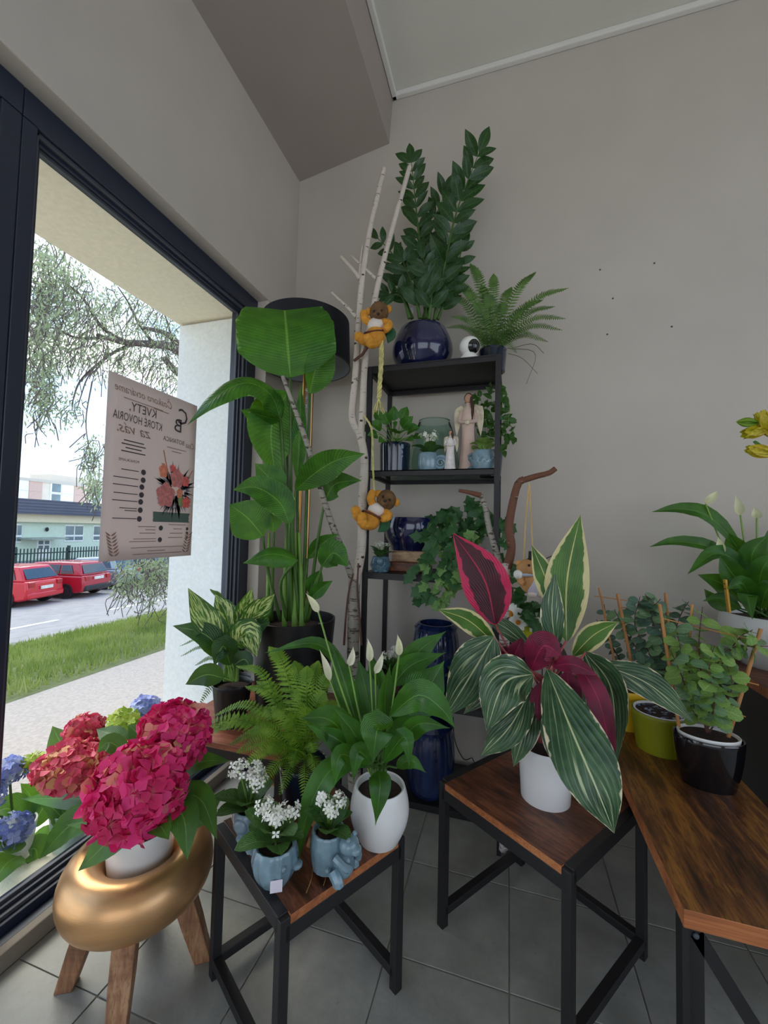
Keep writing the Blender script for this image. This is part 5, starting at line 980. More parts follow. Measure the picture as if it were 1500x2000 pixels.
def toy(c, s, label, lean, y, ropes):
    """climbing plush animal: c = belly centre, s = metres per photo pixel, lean turns it in the picture plane"""
    t = thing('toy_animal', c, label, 'toy', 'orange toy animals on ropes'); u = V((0, 0, 1)); A = Matrix.Rotation(lean, 3, tocam(c)); f = tocam(c)
    L = lambda x, z, d=0: V(c) + A @ (right * x * s + u * z * s) + f * d * s
    MB().ball(L(0, -6), (20 * s, 18 * s, 20 * s), 18, 12).build('body', m_fur, t); MB().ball(L(2, 16), (17 * s, 15 * s, 15 * s), 16, 12).build('shirt', m_shirt, t)
    h = MB().ball(L(10, 42), (19 * s, 18 * s, 20 * s), 18, 12).ball(L(8, 36, 14), (10 * s, 9 * s, 8 * s), 12, 8); ho = h.build('head', m_furd, t)
    for e in (-1, 1): MB().ball(L(10 + e * 19, 46), (7 * s, 5 * s, 8 * s), 10, 8).build('ear', m_fur, ho); MB().ball(L(8 + e * 7, 44, 17), 2.6 * s, 8, 6).build('eye', m_pblack, ho)
    MB().ball(L(8, 38, 23), (3.4 * s, 3 * s, 2.6 * s), 8, 6).build('nose', m_pblack, ho)
    for pts, r in (([L(-8, 22), L(-18, 32), L(-20, 48)], 8), ([L(14, 22), L(28, 16, 6), L(18, 4, 14)], 8)): MB().tube(crv(pts, 8), [r * s] * 7 + [r * .7 * s], 10).build('arm', m_fur, t)
    for pts in ([L(-8, -12), L(-22, -10, 10), L(-32, -2, 14)], [L(4, -14, 6), L(-8, -18, 18), L(-16, -8, 24)]): MB().tube(crv(pts, 8), [10 * s] * 6 + [9 * s, 7 * s], 10).ball(pts[-1], 9.5 * s, 12, 8).build('leg', m_fur, t)
    MB().tube([L(21 * cos(a) , 3 + 3 * sin(a), 19 * sin(a)) for a in [2 * pi * i / 24 for i in range(25)]], 2 * s, 6).build('belt', m_belt, t)
    k = MB(); leaf(k, [L(20, 10, -8), L(30, -4, -8), L(24, -20, -6)], 22 * s, f, prof(.9, .6), 8, 4, .2); k.build('satchel', m_greenl, t, solid=.006)
    for r_ in ropes: rope(t, [PY(*q) for q in r_[0]], r_[1] * s, r_[2])
c = PY(733, 652, 1.655); toy(c, PXL(c), 'orange toy animal clinging high on the birch branch above a braided rope', .1, 1.655, [([(744, 655, 1.65), (745, 700, 1.655), (742, 750, 1.66), (740, 778, 1.66)], 4.2, True)])
MB().tube([PY(724, 668, 1.64), PY(708, 692, 1.66), PY(692, 704, 1.69)], 3 * PXL(c), 8).build('twig', m_twig, bpy.data.objects['birch_branch'])
c = PY(726, 1010, 1.665); toy(c, PXL(c) * 1.02, 'orange toy animal dangling on a thin rope in front of the etagere post', -.45, 1.665, [([(731, 966, 1.66), (728, 900, 1.67), (726, 840, 1.69), (712, 812, 1.705)], 1.8, False)])
# ------------------------------------------------------------------ hamster figurine on a swing
m_tan = mat('tan_fur_paint', C(206, 150, 92), .6, var=.12, vs=20); m_pale = mat('cream_fur_paint', C(232, 214, 198), .6, var=.05); m_cloth = mat('pale_overall', C(214, 206, 214), .7, var=.06)
c = PY(1036, 1136, 1.60); s = PXL(c); t = thing('animal_figurine', c, 'tan and white animal figurine with dark hat hanging on twine below the bent branch', 'figurine')
L = lambda x, z, d=0: c + right * x * s + V((0, 0, z * s)) + tocam(c) * d * s
MB().ball(L(0, 0), (19 * s, 16 * s, 24 * s), 16, 12).build('body', m_tan, t); MB().ball(L(6, -6, 5), (17 * s, 13 * s, 22 * s), 16, 12).build('overall', m_cloth, t)
h = MB().ball(L(-4, 26), (23 * s, 20 * s, 18 * s), 18, 12).build('head', m_tan, t); MB().ball(L(4, 22, 12), (12 * s, 9 * s, 9 * s), 12, 8).build('muzzle', m_pale, h)
for x in (-3, 14): MB().ball(L(x, 31, 19), 2.6 * s, 8, 6).build('eye', m_pblack, h)
MB().ball(L(8, 25, 22), 2.6 * s, 8, 6).build('nose', m_pblack, h)
for x in (-24, 18): MB().ball(L(x, 36), (6 * s, 4 * s, 6 * s), 10, 8).build('ear', m_tan, h)
MB().lathe([(13 * s, 0), (13 * s, 2 * s), (10 * s, 3 * s), (9.5 * s, 17 * s), (0, 18 * s)], L(6, 42), 20).build('hat', mat('dark_hat', C(38, 46, 44), .8), t)
MB().tube([L(20 * cos(a) - 2, 12 + 1 * sin(a), 15 * sin(a)) for a in [2 * pi * i / 20 for i in range(21)]], 3.4 * s, 6).build('scarf', mat('grey_scarf', C(186, 194, 204), .8), t)
for x, z in ((-19, 6), (20, 4)): MB().tube(crv([L(x * .8, 8), L(x * 1.1, 2, 6), L(x * .7, z - 10, 12)], 6), [6 * s] * 6, 8).build('arm', m_tan, t)
MB().ball(L(-24, 14, 6), 9 * s, 12, 8).build('pompom', m_kfl, t)
for x in (4, 20): MB().ball(L(x, -24, 8), (9 * s, 9 * s, 7 * s), 10, 8).build('foot', m_pale, t)
tw = MB()
for x in (1022, 1042): rope(t, [PY(1034, 944, 1.61), PY(1032 + (x - 1032) * .5, 1010, 1.605), PY(x, 1112, 1.60)], 1.5 * s, False, 'twine', m_twine)
# ivy sprig by the bark branch
b = PY(985, 1150, 1.70); b.z = zt + .012; b.x = .005; b.y = 1.80; t = potted('ivy_sprig', b + V((.03, 0, 0)), 'little ivy in a small black pot on the metal stand behind the bark branch')
pot(t, b + V((.03, 0, 0)), .036, .03, .06, m_pblack); foliage(t, b, b + V((.03, 0, .06)), [[(990, 1150, 1.79), (980, 1110, 1.76), (970, 1095, 1.72)], [(992, 1150, 1.79), (1000, 1110, 1.74), (990, 1098, 1.70)], [(985, 1160, 1.78), (975, 1140, 1.74), (965, 1150, 1.72)]], [UI], 72, 26, nl=5)
# ------------------------------------------------------------------ yellow lilies at the right edge
b = V((.94, 1.62, H2)); t = potted('yellow_lilies', b, 'yellow lilies with green buds in a tall vase on the counter', 'flowers')
MB().lathe([(0, 0), (.055, 0), (.06, .02), (.05, .2), (.065, .34), (.06, .34), (.045, .2), (.05, .03), (0, .02)], b, 32).build('vase', m_pwhite, t)
m_lil = leafmat('lily_petal', C(206, 186, 30), C(232, 206, 60), C(170, 180, 40), 6, .2, .4, .1, C(150, 170, 40), margin=C(226, 150, 90), mw=.95, tr=.3); m_lilb = leafmat('lily_bud', C(120, 160, 40), C(160, 180, 60), None, rib=0, tr=.2)
yL = 1.55; hub = PY(1545, 905, yL)
def lily(px, py, tx, ty, r, open_):
    c = PY(px, py, yL); d = (PY(tx, ty, yL) - c).normalized(); st = MB().tube(crv([b + V((0, 0, .3)), hub + V((0, 0, -.1)), hub, c], 14), .004, 6).build('stalk', m_stem, t); k = MB(); s = PXL(c); a0 = d.orthogonal().normalized()
    for i in range(6):
        o = Quaternion(d, i * pi / 3) @ a0; leaf(k, [c, c + d * r * s * .55 + o * r * s * (.12 + open_ * .25), c + d * r * s + o * r * s * open_], r * s * .5, o * -1, prof(1, .7, .9), 8, 4, .3)
    k.build('flower', m_lil if open_ > .05 else m_lilb, t, sharp=0)
lily(1512, 858, 1478, 796, 62, .16); lily(1508, 835, 1462, 846, 50, .2); lily(1520, 888, 1466, 878, 54, .14); lily(1485, 826, 1444, 824, 40, 0.0); lily(1540, 830, 1560, 780, 60, .3)
k = MB(); leaf(k, [hub + V((0, 0, -.04)), PY(1480, 868, yL), PY(1472, 866, yL)], .012, (0, -1, 0)); k.build('leaf', m_spa, t)
c_ = crv([PY(1052, 1112, 2.17), PY(1066, 1092, 2.165), PY(1088, 1084, 2.165), PY(1092, 1090, 2.165), PY(1072, 1108, 2.17), PY(1060, 1180, 2.175)], 30)
tag(MB().tube(c_ + [V((c_[-1].x, 2.175, .3)), V((c_[-1].x, 2.175, .006))], .0022, 6).build('wire_loop', m_pblack), 'loop of thin black wire against the wall behind the animal figurine', 'wire')
# ================================================================== poster on the window glass (print faces the street)
XP = XG + .006
pc = [PX(210, 722, XP), PX(383, 792, XP), PX(375, 1088, XP), PX(195, 1093, XP)]
y0 = (pc[0].y + pc[3].y) / 2; y1 = (pc[1].y + pc[2].y) / 2; z1 = (pc[0].z + pc[1].z) / 2; z0 = (pc[2].z + pc[3].z) / 2
t = thing('poster', (XP, (y0 + y1) / 2, z0), 'beige paper poster with flower bouquet taped to the window glass, print mirrored', 'poster')
m_post = mat('beige_poster_paper', C(226, 206, 196), .8, var=.02, vs=3); n = NT('poster_paper'); n.set(Base_Color=C(216, 204, 200), Roughness=.8); n.translucent(.4, C(226, 212, 206)); m_post = n.m
k = MB(); NY, NZ = 10, 10
for i in range(NZ + 1):
    for j in range(NY + 1):
        u, v = j / NY, i / NZ; k.v.append(V((XP + .004 * (1 - v) ** 6 * sin(pi * u), y0 + (y1 - y0) * u, z0 + (z1 - z0) * v)))
for i in range(NZ):
    for j in range(NY): a = i * (NY + 1) + j; k.face([a, a + 1, a + NY + 2, a + NY + 1])
k.build('sheet', m_post, t, solid=.0006)
ink = mat('dark_ink', C(74, 70, 74), .8, var=0); ink2 = mat('sage_ink', C(92, 110, 100), .8, var=.05); inkb = mat('brown_ink', C(150, 120, 106), .8, var=0)
XI = XP + .0052
def uvp(u, v): return V((XI, y0 + (y1 - y0) * u, z1 - (z1 - z0) * v))     # u from the window's left edge, v downwards, both 0..1
def text(s, u, v, h, m, width=None, shear=0., bold=0.):
    cu = bpy.data.curves.new('lettering', 'FONT'); cu.body = s; cu.align_x = 'CENTER'; cu.size = 1; cu.shear = shear; cu.offset = bold; cu.resolution_u = 2
    o = bpy.data.objects.new('tmp', cu); COL.objects.link(o); bpy.context.view_layer.update(); me = bpy.data.meshes.new_from_object(o.evaluated_get(bpy.context.evaluated_depsgraph_get())); bpy.data.objects.remove(o)
    xs = [q.co.x for q in me.vertices]; w = max(xs) - min(xs); sy = h * (z1 - z0) / .7; sx = width * (y1 - y0) / w if width else sy; p = uvp(u, v)
    me.materials.clear(); me.materials.append(m); me.name = 'lettering'
    inst('lettering', me, t, Matrix(((0, 0, -1, p.x), (-sx, 0, 0, p.y), (0, sy, 0, p.z), (0, 0, 0, 1))))
text('Čoskoro otvárame', .36, .088, .042, inkb, .6, .35)
text('KVETY,', .34, .175, .05, ink, .28); text('KTORÉ HOVORIA', .30, .24, .046, ink, .5); text('za vás.', .26, .305, .058, inkb, .34, .4)
text('C', .80, .16, .10, ink, .12); text('B', .745, .215, .085, ink, .09); text('Casa', .915, .300, .036, inkb, .11, .3); text('BOTANICA', .70, .29, .028, ink, .26); text('PONÚKAME', .22, .46, .015, ink, .20)
def bars(rows, m, h=.006):
    for u0, u1, v in rows:
        a, b = uvp(u0, v), uvp(u1, v); MB().box((XI - .0004, a.y, a.z - h * (z1 - z0) / 2), (XI + .0001, b.y, a.z + h * (z1 - z0) / 2)).build('print_line', m, t, smooth=False)
bars([(.16, .36, .345), (.14, .38, .365), (.18, .34, .385), (.14, .38, .405)], ink)
bars([(.15, .32, .505 + 0), (.08, .32, .55), (.08, .32, .59), (.09, .32, .635), (.08, .32, .675), (.15, .32, .715), (.2, .32, .728), (.09, .32, .772)], ink, .0045)
bars([(.34, .53, .815), (.42, .53, .833), (.36, .53, .852), (.3, .54, .885), (.26, .54, .9), (.68, .9, .80), (.74, .85, .826), (.7, .86, .853), (.68, .86, .88), (.28, .88, .935), (.45, .65, .955), (.3, .86, .972), (.62, .86, .325), (.68, .8, .345), (.14, .55, .115), (.45, .62, .12)], inkb, .004)
for u, v, r in [(.37, .505, .02), (.37, .55, .02), (.36, .59, .02), (.36, .635, .02), (.355, .675, .02), (.355, .722, .02), (.35, .772, .02), (.59, .822, .019), (.585, .892, .019), (.92, .825, .013), (.92, .853, .013), (.92, .88, .013)]:
    c = uvp(u, v); k = MB(); k.v = [c] + [c + V((0, cos(a), sin(a))) * r * .55 for a in [2 * pi * i / 20 for i in range(20)]]; [k.face([0, 1 + i, 1 + (i + 1) % 20]) for i in range(20)]; k.build('round_icon', ink, t, smooth=False)
k = MB(); rnd = random.Random(5); e0 = [uvp(.48 + rnd.uniform(0, .02), .725 + i * .012) for i in range(6)]; e1 = [uvp(.95 - rnd.uniform(0, .02), .725 + i * .012) for i in range(6)]
k.v = e0 + e1; [k.face([i, i + 1, 7 + i, 6 + i]) for i in range(5)]; k.build('brush_stroke', ink2, t, smooth=False)
# printed bouquet
def blob(u, v, r, m, layers=1, sq=1.):
    c = uvp(u, v); k = MB(); k.v = [c] + [c + V((.0002, cos(a), sin(a) * sq)) * r * (1 + .12 * sin(5 * a)) for a in [2 * pi * i / 24 for i in range(24)]]; [k.face([0, 1 + i, 1 + (i + 1) % 24]) for i in range(24)]; k.build('printed_flower', m, t, smooth=False)
pk = [mat('print_%d' % i, c_, .8, var=.22, vs=90) for i, c_ in enumerate((C(214, 130, 124), C(236, 140, 110), C(232, 104, 100), C(110, 108, 116), C(146, 160, 100), C(190, 120, 90)))]
k = MB(); rnd = random.Random(6); cc = uvp(.74, .58)
for i in range(150):
    a = rnd.uniform(0, 2 * pi); r0_ = rnd.uniform(.02, .07); r1_ = r0_ + rnd.uniform(.03, .055); d = V((0, cos(a) * 1.0, sin(a) * 1.15)); s_ = V((0, -sin(a), cos(a))); p = cc + d * r0_; q = cc + d * r1_; b_ = len(k.v); k.v += [p - s_ * .006, q, p + s_ * .006]; k.face([b_, b_ + 1, b_ + 2])
k.build('printed_leaves', pk[3], t, smooth=False)
XI += .0003
for u, v, r, i, sq in [(.63, .62, .046, 0, 1.1), (.76, .51, .036, 0, 1.1), (.59, .475, .022, 1, 1.3), (.70, .45, .016, 2, 1), (.87, .52, .022, 2, 1), (.80, .60, .017, 1, 1.3), (.89, .655, .024, 2, 1), (.82, .65, .016, 4, 1.4)]: blob(u, v, r, pk[i], 1, sq)
for (u0, v0, u1, v1) in ((.58, .35, .66, .52), (.96, .44, .86, .54)):
    a, b_ = uvp(u0, v0), uvp(u1, v1); MB().bar(a, b_, .004, .0004, up=(1, 0, 0)).build('printed_stem', pk[5], t, smooth=False)
for u0, sgn in ((.12, 1), (.91, -1)):
    k = MB()
    for i in range(7):
        c = uvp(u0 - sgn * .012 * i * .5, .975 - .018 * i)
        for e in (-1, 1): leaf(k, [c, c + V((0, e * .012, .006)), c + V((0, e * .022, .016))], .007, (1, 0, 0), None, 4, 2, 0)
    k.build('printed_sprig', inkb, t, smooth=False)
# ================================================================== the street outside
m_asph = mat('grey_asphalt', C(150, 146, 144), .95, var=.12, vs=3, bump=.3, bs=60); m_walk = mat('pavement_asphalt', C(176, 164, 152), .95, var=.14, vs=40, bump=.5, bs=90); m_dirt = mat('verge_ground', C(104, 112, 66), .95, var=.2, vs=2)
YA, YZ = -14, 60
def slab(name, pts, m):
    k = MB(); n = len(pts); k.v = [V((x, y, z)) for y in (YA, YZ) for x, z in pts] + [V((x, y, z - .3)) for y in (YA, YZ) for x, z in pts]
    for i in range(n - 1): k.face([i, n + i, n + i + 1, i + 1]); k.face([2 * n + i, 2 * n + i + 1, 3 * n + i + 1, 3 * n + i])
    return struct(k.build(name, m, smooth=False))
slab('floor_pavement', [(-1.86, -.13), (-4.0, -.32)], m_walk); slab('floor_verge', [(-3.97, -.315), (-6.5, -.72), (-9.0, -1.22)], m_dirt); slab('floor_road', [(-9.0, -1.26), (-13, -1.7), (-17, -1.9), (-80, -1.9)], m_asph)
m_line = mat('road_paint', C(226, 224, 214), .8)
def road_z(x): return -1.26 - (-9 - x) * .11 if x > -13 else -1.7 - (-13 - x) * .05
for y in (6.0, 10.2, 14.4, 18.6): tag(MB().box((-12.35, y, road_z(-12.3) - .008), (-12.2, y + 2.6, road_z(-12.2) + .015)).build('road_marking', m_line, smooth=False), 'white dashed centre line painted on the road', 'road marking', 'dashes of the road line')
m_grass = NT('grass_blades'); a = m_grass.noise(m_grass.obj(), 1.6, 3); m_grass.set(Base_Color=m_grass.mix(m_grass.step(a, .35, .65), C(108, 120, 68), C(174, 172, 116)), Roughness=.8); m_grass.translucent(.3, C(140, 170, 60))
k = MB(); rnd = random.Random(1)
for i in range(34000):
    u = rnd.random(); x = -4.0 - 5.1 * u; y = rnd.uniform(.5, 1.0) + rnd.random() * 13; z = -.30 - (-4 - x) * .168 if x > -6.5 else -.72 - (-6.5 - x) * .2
    h = rnd.uniform(.05, .15) * (1.3 if rnd.random() < .1 else 1); a = rnd.random() * pi; w = .008 + .005 * u; d = V((cos(a) * w, sin(a) * w, 0)); p = V((x, y, z)); b_ = len(k.v); k.v += [p - d, p + d, p + V((rnd.uniform(-.05, .05), rnd.uniform(-.05, .05), h))]; k.face([b_, b_ + 1, b_ + 2])
tag(k.build('grass', m_grass.m, sharp=0), 'uneven green grass growing on the verge beside the pavement', 'grass', kind='stuff')
# ------------------------------------------------------------------ parked cars
m_tyre = mat('tyre', C(30, 30, 32), .8); m_hub = mat('hub_cap', C(186, 188, 192), .35, .6); m_cglass = mat('car_glass', C(50, 62, 70), .06, var=.1, coat=.5); m_plate = mat('number_plate', C(226, 224, 214), .5); m_tail = mat('tail_light', C(170, 20, 26), .25, coat=.4); m_bump = mat('black_bumper', C(40, 40, 44), .6)
def car(p, heading, m, label, estate=False, hub=m_hub):
    t = thing('parked_car', p, label, 'car', 'cars parked along the fence', rz=atan2(heading[1], heading[0])); M = WM[t]; Ln = 4.3 if estate else 3.9; W = .84; H = 1.46
    def prism(pro, w0, w1, name, mm, bevel=.05):                 # pro: (x, z) outline; w0 half width low, w1 half width high
        zs = [z for _, z in pro]; lo, hi = min(zs), max(zs); k = MB(); n = len(pro)
        for s in (-1, 1): k.v += [M @ V((x, s * (w0 + (w1 - w0) * (z - lo) / (hi - lo)), z)) for x, z in pro]
        k.face(list(range(n))[::-1]); k.face([n + i for i in range(n)]); [k.face([i, (i + 1) % n, n + (i + 1) % n, n + i]) for i in range(n)]
        return k.build(name, mm, t, bevel=bevel, sharp=30)
    r = -Ln / 2; f = Ln / 2
    prism([(r + .02, .28), (r - .02, .5), (r + .03, .92), (f - 1.3, .98), (f - .25, .80), (f, .62), (f - .02, .28), (f - .42, .22), (r + .3, .22)], W, W - .03, 'body', m, .07)
    top = [(r + (.10 if estate else .12), .92), (r + (.34 if estate else .46), H - .02), (r + 1.2, H), (r + 2.2, H - .04), (f - 1.15, .96)]
    prism(top, W - .04, W - .2, 'cabin', m, .05)
    def quad(P, mm, nm): k = MB(); k.v = [M @ V(q) for q in P]; k.face([0, 1, 2, 3]); k.build(nm, mm, t, smooth=False, solid=.012)
    xr0, xr1 = r + (.14 if estate else .17), r + (.32 if estate else .43)
    quad([(xr0 - .03, -.68, 1.0), (xr0 - .03, .68, 1.0), (xr1 - .03, .58, H - .12), (xr1 - .03, -.58, H - .12)], m_cglass, 'rear_window')
    quad([(f - 1.12, -.66, 1.02), (f - 1.12, .66, 1.02), (r + 2.33, .58, H - .1), (r + 2.33, -.58, H - .1)], m_cglass, 'windscreen')
    for s in (-1, 1):
        yl = lambda z: s * (W - .04 - .16 * (z - .92) / (H - .92) + .014)
        for a0, a1, b0, b1 in ((r + .45, r + .98, r + .62, r + 1.0), (r + 1.05, r + 1.75, r + 1.07, r + 1.75), (r + 1.83, f - 1.32, r + 1.83, r + 2.2)): quad([(a0, yl(1.0), 1.0), (a1, yl(1.0), 1.0), (b1, yl(H - .12), H - .12), (b0, yl(H - .12), H - .12)], m_cglass, 'side_window')
        for x in (r + .72, f - .78):
            k = MB(); c = M @ V((x, s * (W - .08), .3)); ax = (M.to_3x3() @ V((0, s, 0))); q = ax.to_track_quat('Z', 'Y').to_matrix(); k.lathe([(0, .0), (.2, .0), (.3, .02), (.3, -.18), (0, -.18)], (0, 0, .09), 20); k.v = [c + q @ v for v in k.v]; wo_ = k.build('wheel', m_tyre, t)
            k = MB(); k.lathe([(0, .02), (.06, .02), (.19, .006)], (0, 0, .093), 14); k.v = [c + q @ v for v in k.v]; k.build('hub_cap', hub, wo_)
        k = MB().box((r - .03, s * .62 - .12, .72), (r + .06, s * .62 + .12, .9)); k.v = [M @ v for v in k.v]; k.build('tail_light', m_tail, t, smooth=False, bevel=.02)
        k = MB().box((f - 1.35, s * (W + .06) - .07, .95), (f - 1.25, s * (W + .06) + .07, 1.06)); k.v = [M @ v for v in k.v]; k.build('mirror', m, t, bevel=.02)
    k = MB().box((r - .06, -.26, .62 if not estate else .74), (r - .02, .26, .73 if not estate else .85)); k.v = [M @ v for v in k.v]; k.build('number_plate', m_plate, t, smooth=False)
    k = MB().box((r - .07, -.78, .3), (r + .1, .78, .52)); k.v = [M @ v for v in k.v]; k.build('bumper', m if not estate else m_bump, t, bevel=.05)
m_red = mat('bright_red_paint', C(206, 26, 40), .25, var=.03, coat=.6); m_red2 = mat('crimson_paint', C(176, 24, 46), .25, var=.03, coat=.6); m_grey = mat('silver_blue_paint', C(150, 164, 176), .25, .3, coat=.6); m_dark = mat('dark_paint', C(46, 50, 58), .25, coat=.6)
hd = V((-.962, -.277, 0)); zr = -1.9
def carat(px, py, m, label, **kw): p = PZ(px, py, zr) + hd * (2.15 if kw.get('estate') else 1.95); p.z = zr; car(p, hd, m, label, **kw)
carat(88, 1181, m_red, 'bright red hatchback with silver hub caps parked at the fence'); carat(190, 1164, m_red2, 'crimson estate car parked next to the bright red hatchback', estate=True, hub=m_bump)
lat = V((-.277, .962, 0)); p2 = PZ(190, 1164, zr) + hd * 2.15
car(p2 + lat * 2.5, hd, m_grey, 'pale silver car parked beyond the crimson estate'); car(p2 + lat * 5.1, hd, m_dark, 'dark car parked beyond the pale silver one', estate=True); car(p2 + lat * 7.7, hd, m_red2, 'far crimson car parked behind the hanging willow leaves')
# ------------------------------------------------------------------ fence
xf = -23.5; m_fen = mat('dark_green_fence', C(46, 66, 58), .6); zf1 = PX(40, 1072, xf).z; t = thing('fence', (xf, 20, zr), 'dark green metal bar fence in front of the low building', 'fence')
k = MB(); yf0, yf1 = 9.0, 46
y = yf0
while y < yf1: k.box((xf - .02, y - .022, zr), (xf + .02, y + .022, zf1)); y += .16
tag(k.build('bars', m_fen, t, smooth=False), kind='stuff')
for i in range(14): y = yf0 + i * 2.6; MB().box((xf - .06, y - .06, zr), (xf + .06, y + .06, zf1 + .1)).build('post', m_fen, t, smooth=False)
for z in (zf1 - .25, zr + .35): MB().box((xf + .02, yf0, z - .03), (xf + .06, yf1, z + .03)).build('rail', m_fen, t, smooth=False)
# ------------------------------------------------------------------ low green building
xb_ = -29.; m_gw = mat('pale_green_render', C(206, 222, 204), .9, var=.04); m_fas = mat('cream_fascia', C(230, 220, 190), .9, var=.03); m_roof = mat('grey_blue_roof', C(92, 96, 112), .7, var=.1, vs=2, stretch=(1, .2, 6)); m_wf = mat('white_window_frame', C(236, 238, 236), .6); m_wg = mat('window_glass', C(112, 130, 136), .12, var=.25, vs=.5); m_plinth = mat('grey_plinth', C(136, 138, 138), .9)
zz = lambda py: PX(37, py, xb_).z
yb0, yb1 = 8., 60.; z_roof1, z_roof0, z_fas, z_b = zz(974), zz(1003), zz(1019), zr
t = thing('low_building', (xb_ - 5, 34, zr), 'pale green single-storey building with grey roof edge behind the fence', 'building')
MB().box((xb_ - 9, yb0, z_b), (xb_, yb1, z_fas)).build('wall', m_gw, t, smooth=False); MB().box((xb_ - 9, yb0, z_fas), (xb_ + .4, yb1, z_roof0)).build('fascia', m_fas, t, smooth=False); MB().box((xb_ - 9, yb0, z_roof0), (xb_ + .9, yb1, z_roof1)).build('roof', m_roof, t, smooth=False); MB().box((xb_, yb0, z_b), (xb_ + .1, yb1, zz(1096))).build('plinth', m_plinth, t, smooth=False)
for i in range(5): MB().box((xb_ + .9, yb0, z_roof0 + (z_roof1 - z_roof0) * (i + .5) / 5), (xb_ + .93, yb1, z_roof0 + (z_roof1 - z_roof0) * (i + .58) / 5)).build('roof_seam', mat('roof_seam', C(70, 74, 88), .7), t, smooth=False)
def bwin(px0, py0, px1, py1, cols=2, split=.3):
    a, b_ = PX(px0, py0, xb_), PX(px1, py1, xb_); zt, zb_ = zz(1023), zz(1060)
    w = MB().box((xb_ - .02, a.y, zb_), (xb_ + .05, b_.y, zt)).build('window', m_wf, t, smooth=False); n = cols
    for i in range(n):
        y_0 = a.y + (b_.y - a.y) * (i + .06) / n; y_1 = a.y + (b_.y - a.y) * (i + .94) / n
        MB().box((xb_ + .05, y_0, zb_ + .12 + (zt - zb_) * split), (xb_ + .06, y_1, zt - .1)).build('pane', m_wg, w, smooth=False); MB().box((xb_ + .05, y_0, zb_ + .1), (xb_ + .06, y_1, zb_ + (zt - zb_) * split)).build('pane', m_wg, w, smooth=False)
bwin(127, 1023, 161, 1058); bwin(182, 1027, 215, 1058); bwin(232, 1027, 262, 1058); bwin(24, 1022, 40, 1060); bwin(285, 1030, 312, 1058)
a, b_ = PX(71, 1060, xb_), PX(96, 1090, xb_); d_ = MB().box((xb_, a.y, zr + .7), (xb_ + .06, b_.y, zz(1054))).build('door', m_wf, t, smooth=False)
for i in range(2):
    for j in range(2): y_0 = a.y + (b_.y - a.y) * (.12 + .45 * i); MB().box((xb_ + .06, y_0, zz(1064 + 10 * j)), (xb_ + .07, y_0 + (b_.y - a.y) * .32, zz(1057 + 10 * j))).build('pane', m_wg, d_, smooth=False)
a, b_ = PX(56, 1052, xb_ + 1), PX(128, 1052, xb_ + 1); MB().box((xb_, a.y, zz(1053)), (xb_ + 1.3, b_.y, zz(1050))).build('canopy', mat('canopy_grey', C(150, 160, 150), .7), t, smooth=False)
k = MB().ball(PX(92, 1034, xb_ + .1), (.1, .1, .14), 10, 8).build('wall_lamp', m_bump, t)
# ------------------------------------------------------------------ block of flats
xc = -85.; m_pan = mat('cream_panel', C(226, 214, 198), .9, var=.06, vs=.2); m_ppk = mat('rose_panel', C(206, 176, 164), .9, var=.05); zz2 = lambda py: PX(38, py, xc).z
t = thing('block_of_flats', (xc - 6, 70, zr), 'long cream panel block of flats far behind the low building', 'building')
MB().box((xc - 12, 28, zr), (xc, 190, zz2(936))).build('wall', m_pan, t, smooth=False); a = PX(120, 940, xc); MB().box((xc - 9, a.y, zz2(936)), (xc - 3, a.y + 14, zz2(936) + 2)).build('lift_housing', m_pan, t, smooth=False); MB().box((xc - 12.3, 27.7, zz2(936) - .1), (xc + .3, 190.3, zz2(936) + .4)).build('roof', mat('roof_edge', C(200, 192, 180), .9), t, smooth=False)
wm = MB().box((0, 0, 0), (.12, 4.4, 2.0)).mesh('window', m_wf, False); pm_ = MB().box((.12, .3, .2), (.16, 1.9, 1.8)).mesh('pane', m_wg, False); pm2 = MB().box((.12, 2.1, .2), (.16, 4.1, 1.8)).mesh('pane', mat('window_bright', C(240, 240, 236), .4), False); pk_ = MB().box((0, 0, 0), (.08, 2.2, 2.0)).mesh('panel', m_ppk, False)
y = 32.
while y < 150:
    for z in (zz2(957), zz2(979), zz2(1001)): M_ = Matrix.Translation((xc, y, z)); w_ = inst('window', wm, t, M_); inst('pane', pm_, w_, M_); inst('pane', pm2, w_, M_); inst('panel', pk_, t, Matrix.Translation((xc, y + 4.6, z)))
    y += 8.2
# ------------------------------------------------------------------ willow-like tree on the verge
m_bark = mat('tree_bark', C(96, 84, 78), .95, var=.3, vs=6, stretch=(1, 1, .3), bump=.8, bs=20)
n = NT('willow_leaves'); a = n.noise(n.obj(), 2.5, 3); c_ = n.mix(n.step(a, .35, .65), C(104, 114, 90), C(164, 168, 142)); n.set(Base_Color=c_, Roughness=.6); n.translucent(.3, C(170, 190, 130)); m_wil = n.m; n.set(Roughness=.7)
xt = -6.4; tb = PX(372, 900, xt); tb.z = -.72; t = thing('willow_tree', tb, 'grey-leaved willow tree with long bare limbs on the grass verge', 'tree')
def tl(pts, r0, r1, nm='limb', n=18): MB().tube(crv([PX(p[0], p[1], xt + (p[2] if len(p) > 2 else 0)) for p in pts], n), [r0 + (r1 - r0) * i / (n - 1) for i in range(n)], 8).build(nm, m_bark, t)
MB().tube(crv([tb, tb + V((.1, 0, 1.2)), PX(405, 780, xt), PX(385, 720, xt), PX(358, 690, xt)], 14), [.2 - .008 * i for i in range(14)], 10).build('trunk', m_bark, t)
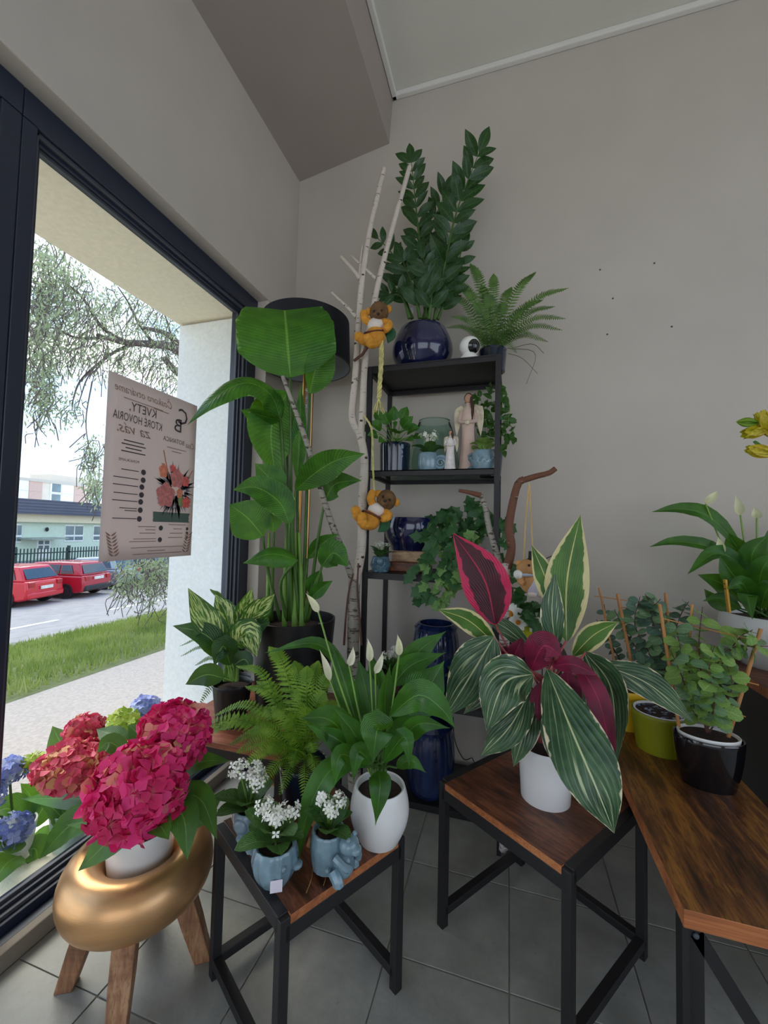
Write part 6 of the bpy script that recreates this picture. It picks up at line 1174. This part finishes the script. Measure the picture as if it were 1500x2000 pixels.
tl([(385, 720), (340, 680), (290, 672), (240, 668), (190, 655)], .1, .03); tl([(370, 700), (330, 655), (280, 640)], .08, .03); tl([(400, 760), (350, 730), (320, 700)], .09, .05); tl([(250, 670), (200, 640), (160, 580), (110, 540)], .035, .012); tl([(260, 672), (220, 690), (160, 740), (140, 790)], .03, .008); tl([(210, 690, 0), (190, 720, .2), (170, 740, .3), (150, 800, .3)], .018, .006); tl([(200, 660), (150, 660), (100, 640), (70, 660)], .025, .008); tl([(300, 672), (270, 630), (250, 590), (230, 560)], .03, .008); tl([(340, 690), (330, 640), (320, 610)], .03, .01); tl([(130, 620), (90, 600), (70, 560)], .015, .005); tl([(115, 640), (100, 700), (95, 790)], .014, .005); tl([(180, 745, .2), (168, 820, .3), (175, 880, .3), (190, 950, .3)], .01, .004)
tw = MB(); k = MB(); rnd = random.Random(3)
B = [(95, 555, 45, 75, 900), (85, 650, 45, 80, 1100), (88, 755, 34, 75, 1000), (150, 610, 60, 55, 800), (165, 680, 60, 50, 800), (215, 600, 60, 45, 500), (270, 640, 70, 50, 700), (330, 660, 40, 50, 600), (325, 730, 50, 45, 600), (250, 705, 60, 35, 500), (130, 545, 50, 45, 500), (85, 500, 30, 30, 250), (180, 900, 22, 55, 420), (188, 955, 18, 30, 200), (248, 1128, 26, 45, 600), (290, 1140, 34, 50, 700), (322, 1130, 26, 50, 500), (305, 1100, 40, 18, 300), (140, 800, 26, 30, 120), (60, 700, 40, 100, 500), (300, 590, 50, 30, 250)]
for cx, cy, rx, ry, cnt in B:
    for q in range(max(cnt // 16, 4)):
        x = rnd.gauss(cx, rx * .5); y = rnd.gauss(cy, ry * .5); d = rnd.uniform(-.8, .8); P = crv([PX(x, y, xt + d), PX(x + rnd.uniform(-18, 8), y + rnd.uniform(-8, 18), xt + d + .1), PX(x + rnd.uniform(-30, 10), y + rnd.uniform(8, 50), xt + d + .1)], 6); tw.tube(P, .0065, 4, cap=False)
    for q in range(cnt):
        x = rnd.gauss(cx, rx * .52); y = rnd.gauss(cy, ry * .52); p = PX(x, y, xt + rnd.gauss(0, .5)); d = V((rnd.gauss(0, .5), rnd.gauss(0, .5), rnd.gauss(-.7, .4))).normalized(); L_ = rnd.uniform(.05, .1); s_ = d.cross(V((rnd.gauss(0, 1), rnd.gauss(0, 1), rnd.gauss(0, 1)))).normalized() * L_ * .13; b_ = len(k.v); k.v += [p, p + d * L_ * .45 + s_, p + d * L_, p + d * L_ * .45 - s_]; k.face([b_, b_ + 1, b_ + 2, b_ + 3])
tag(tw.build('twigs', m_bark, t), kind='stuff'); tag(k.build('foliage', m_wil, t, sharp=0), kind='stuff')
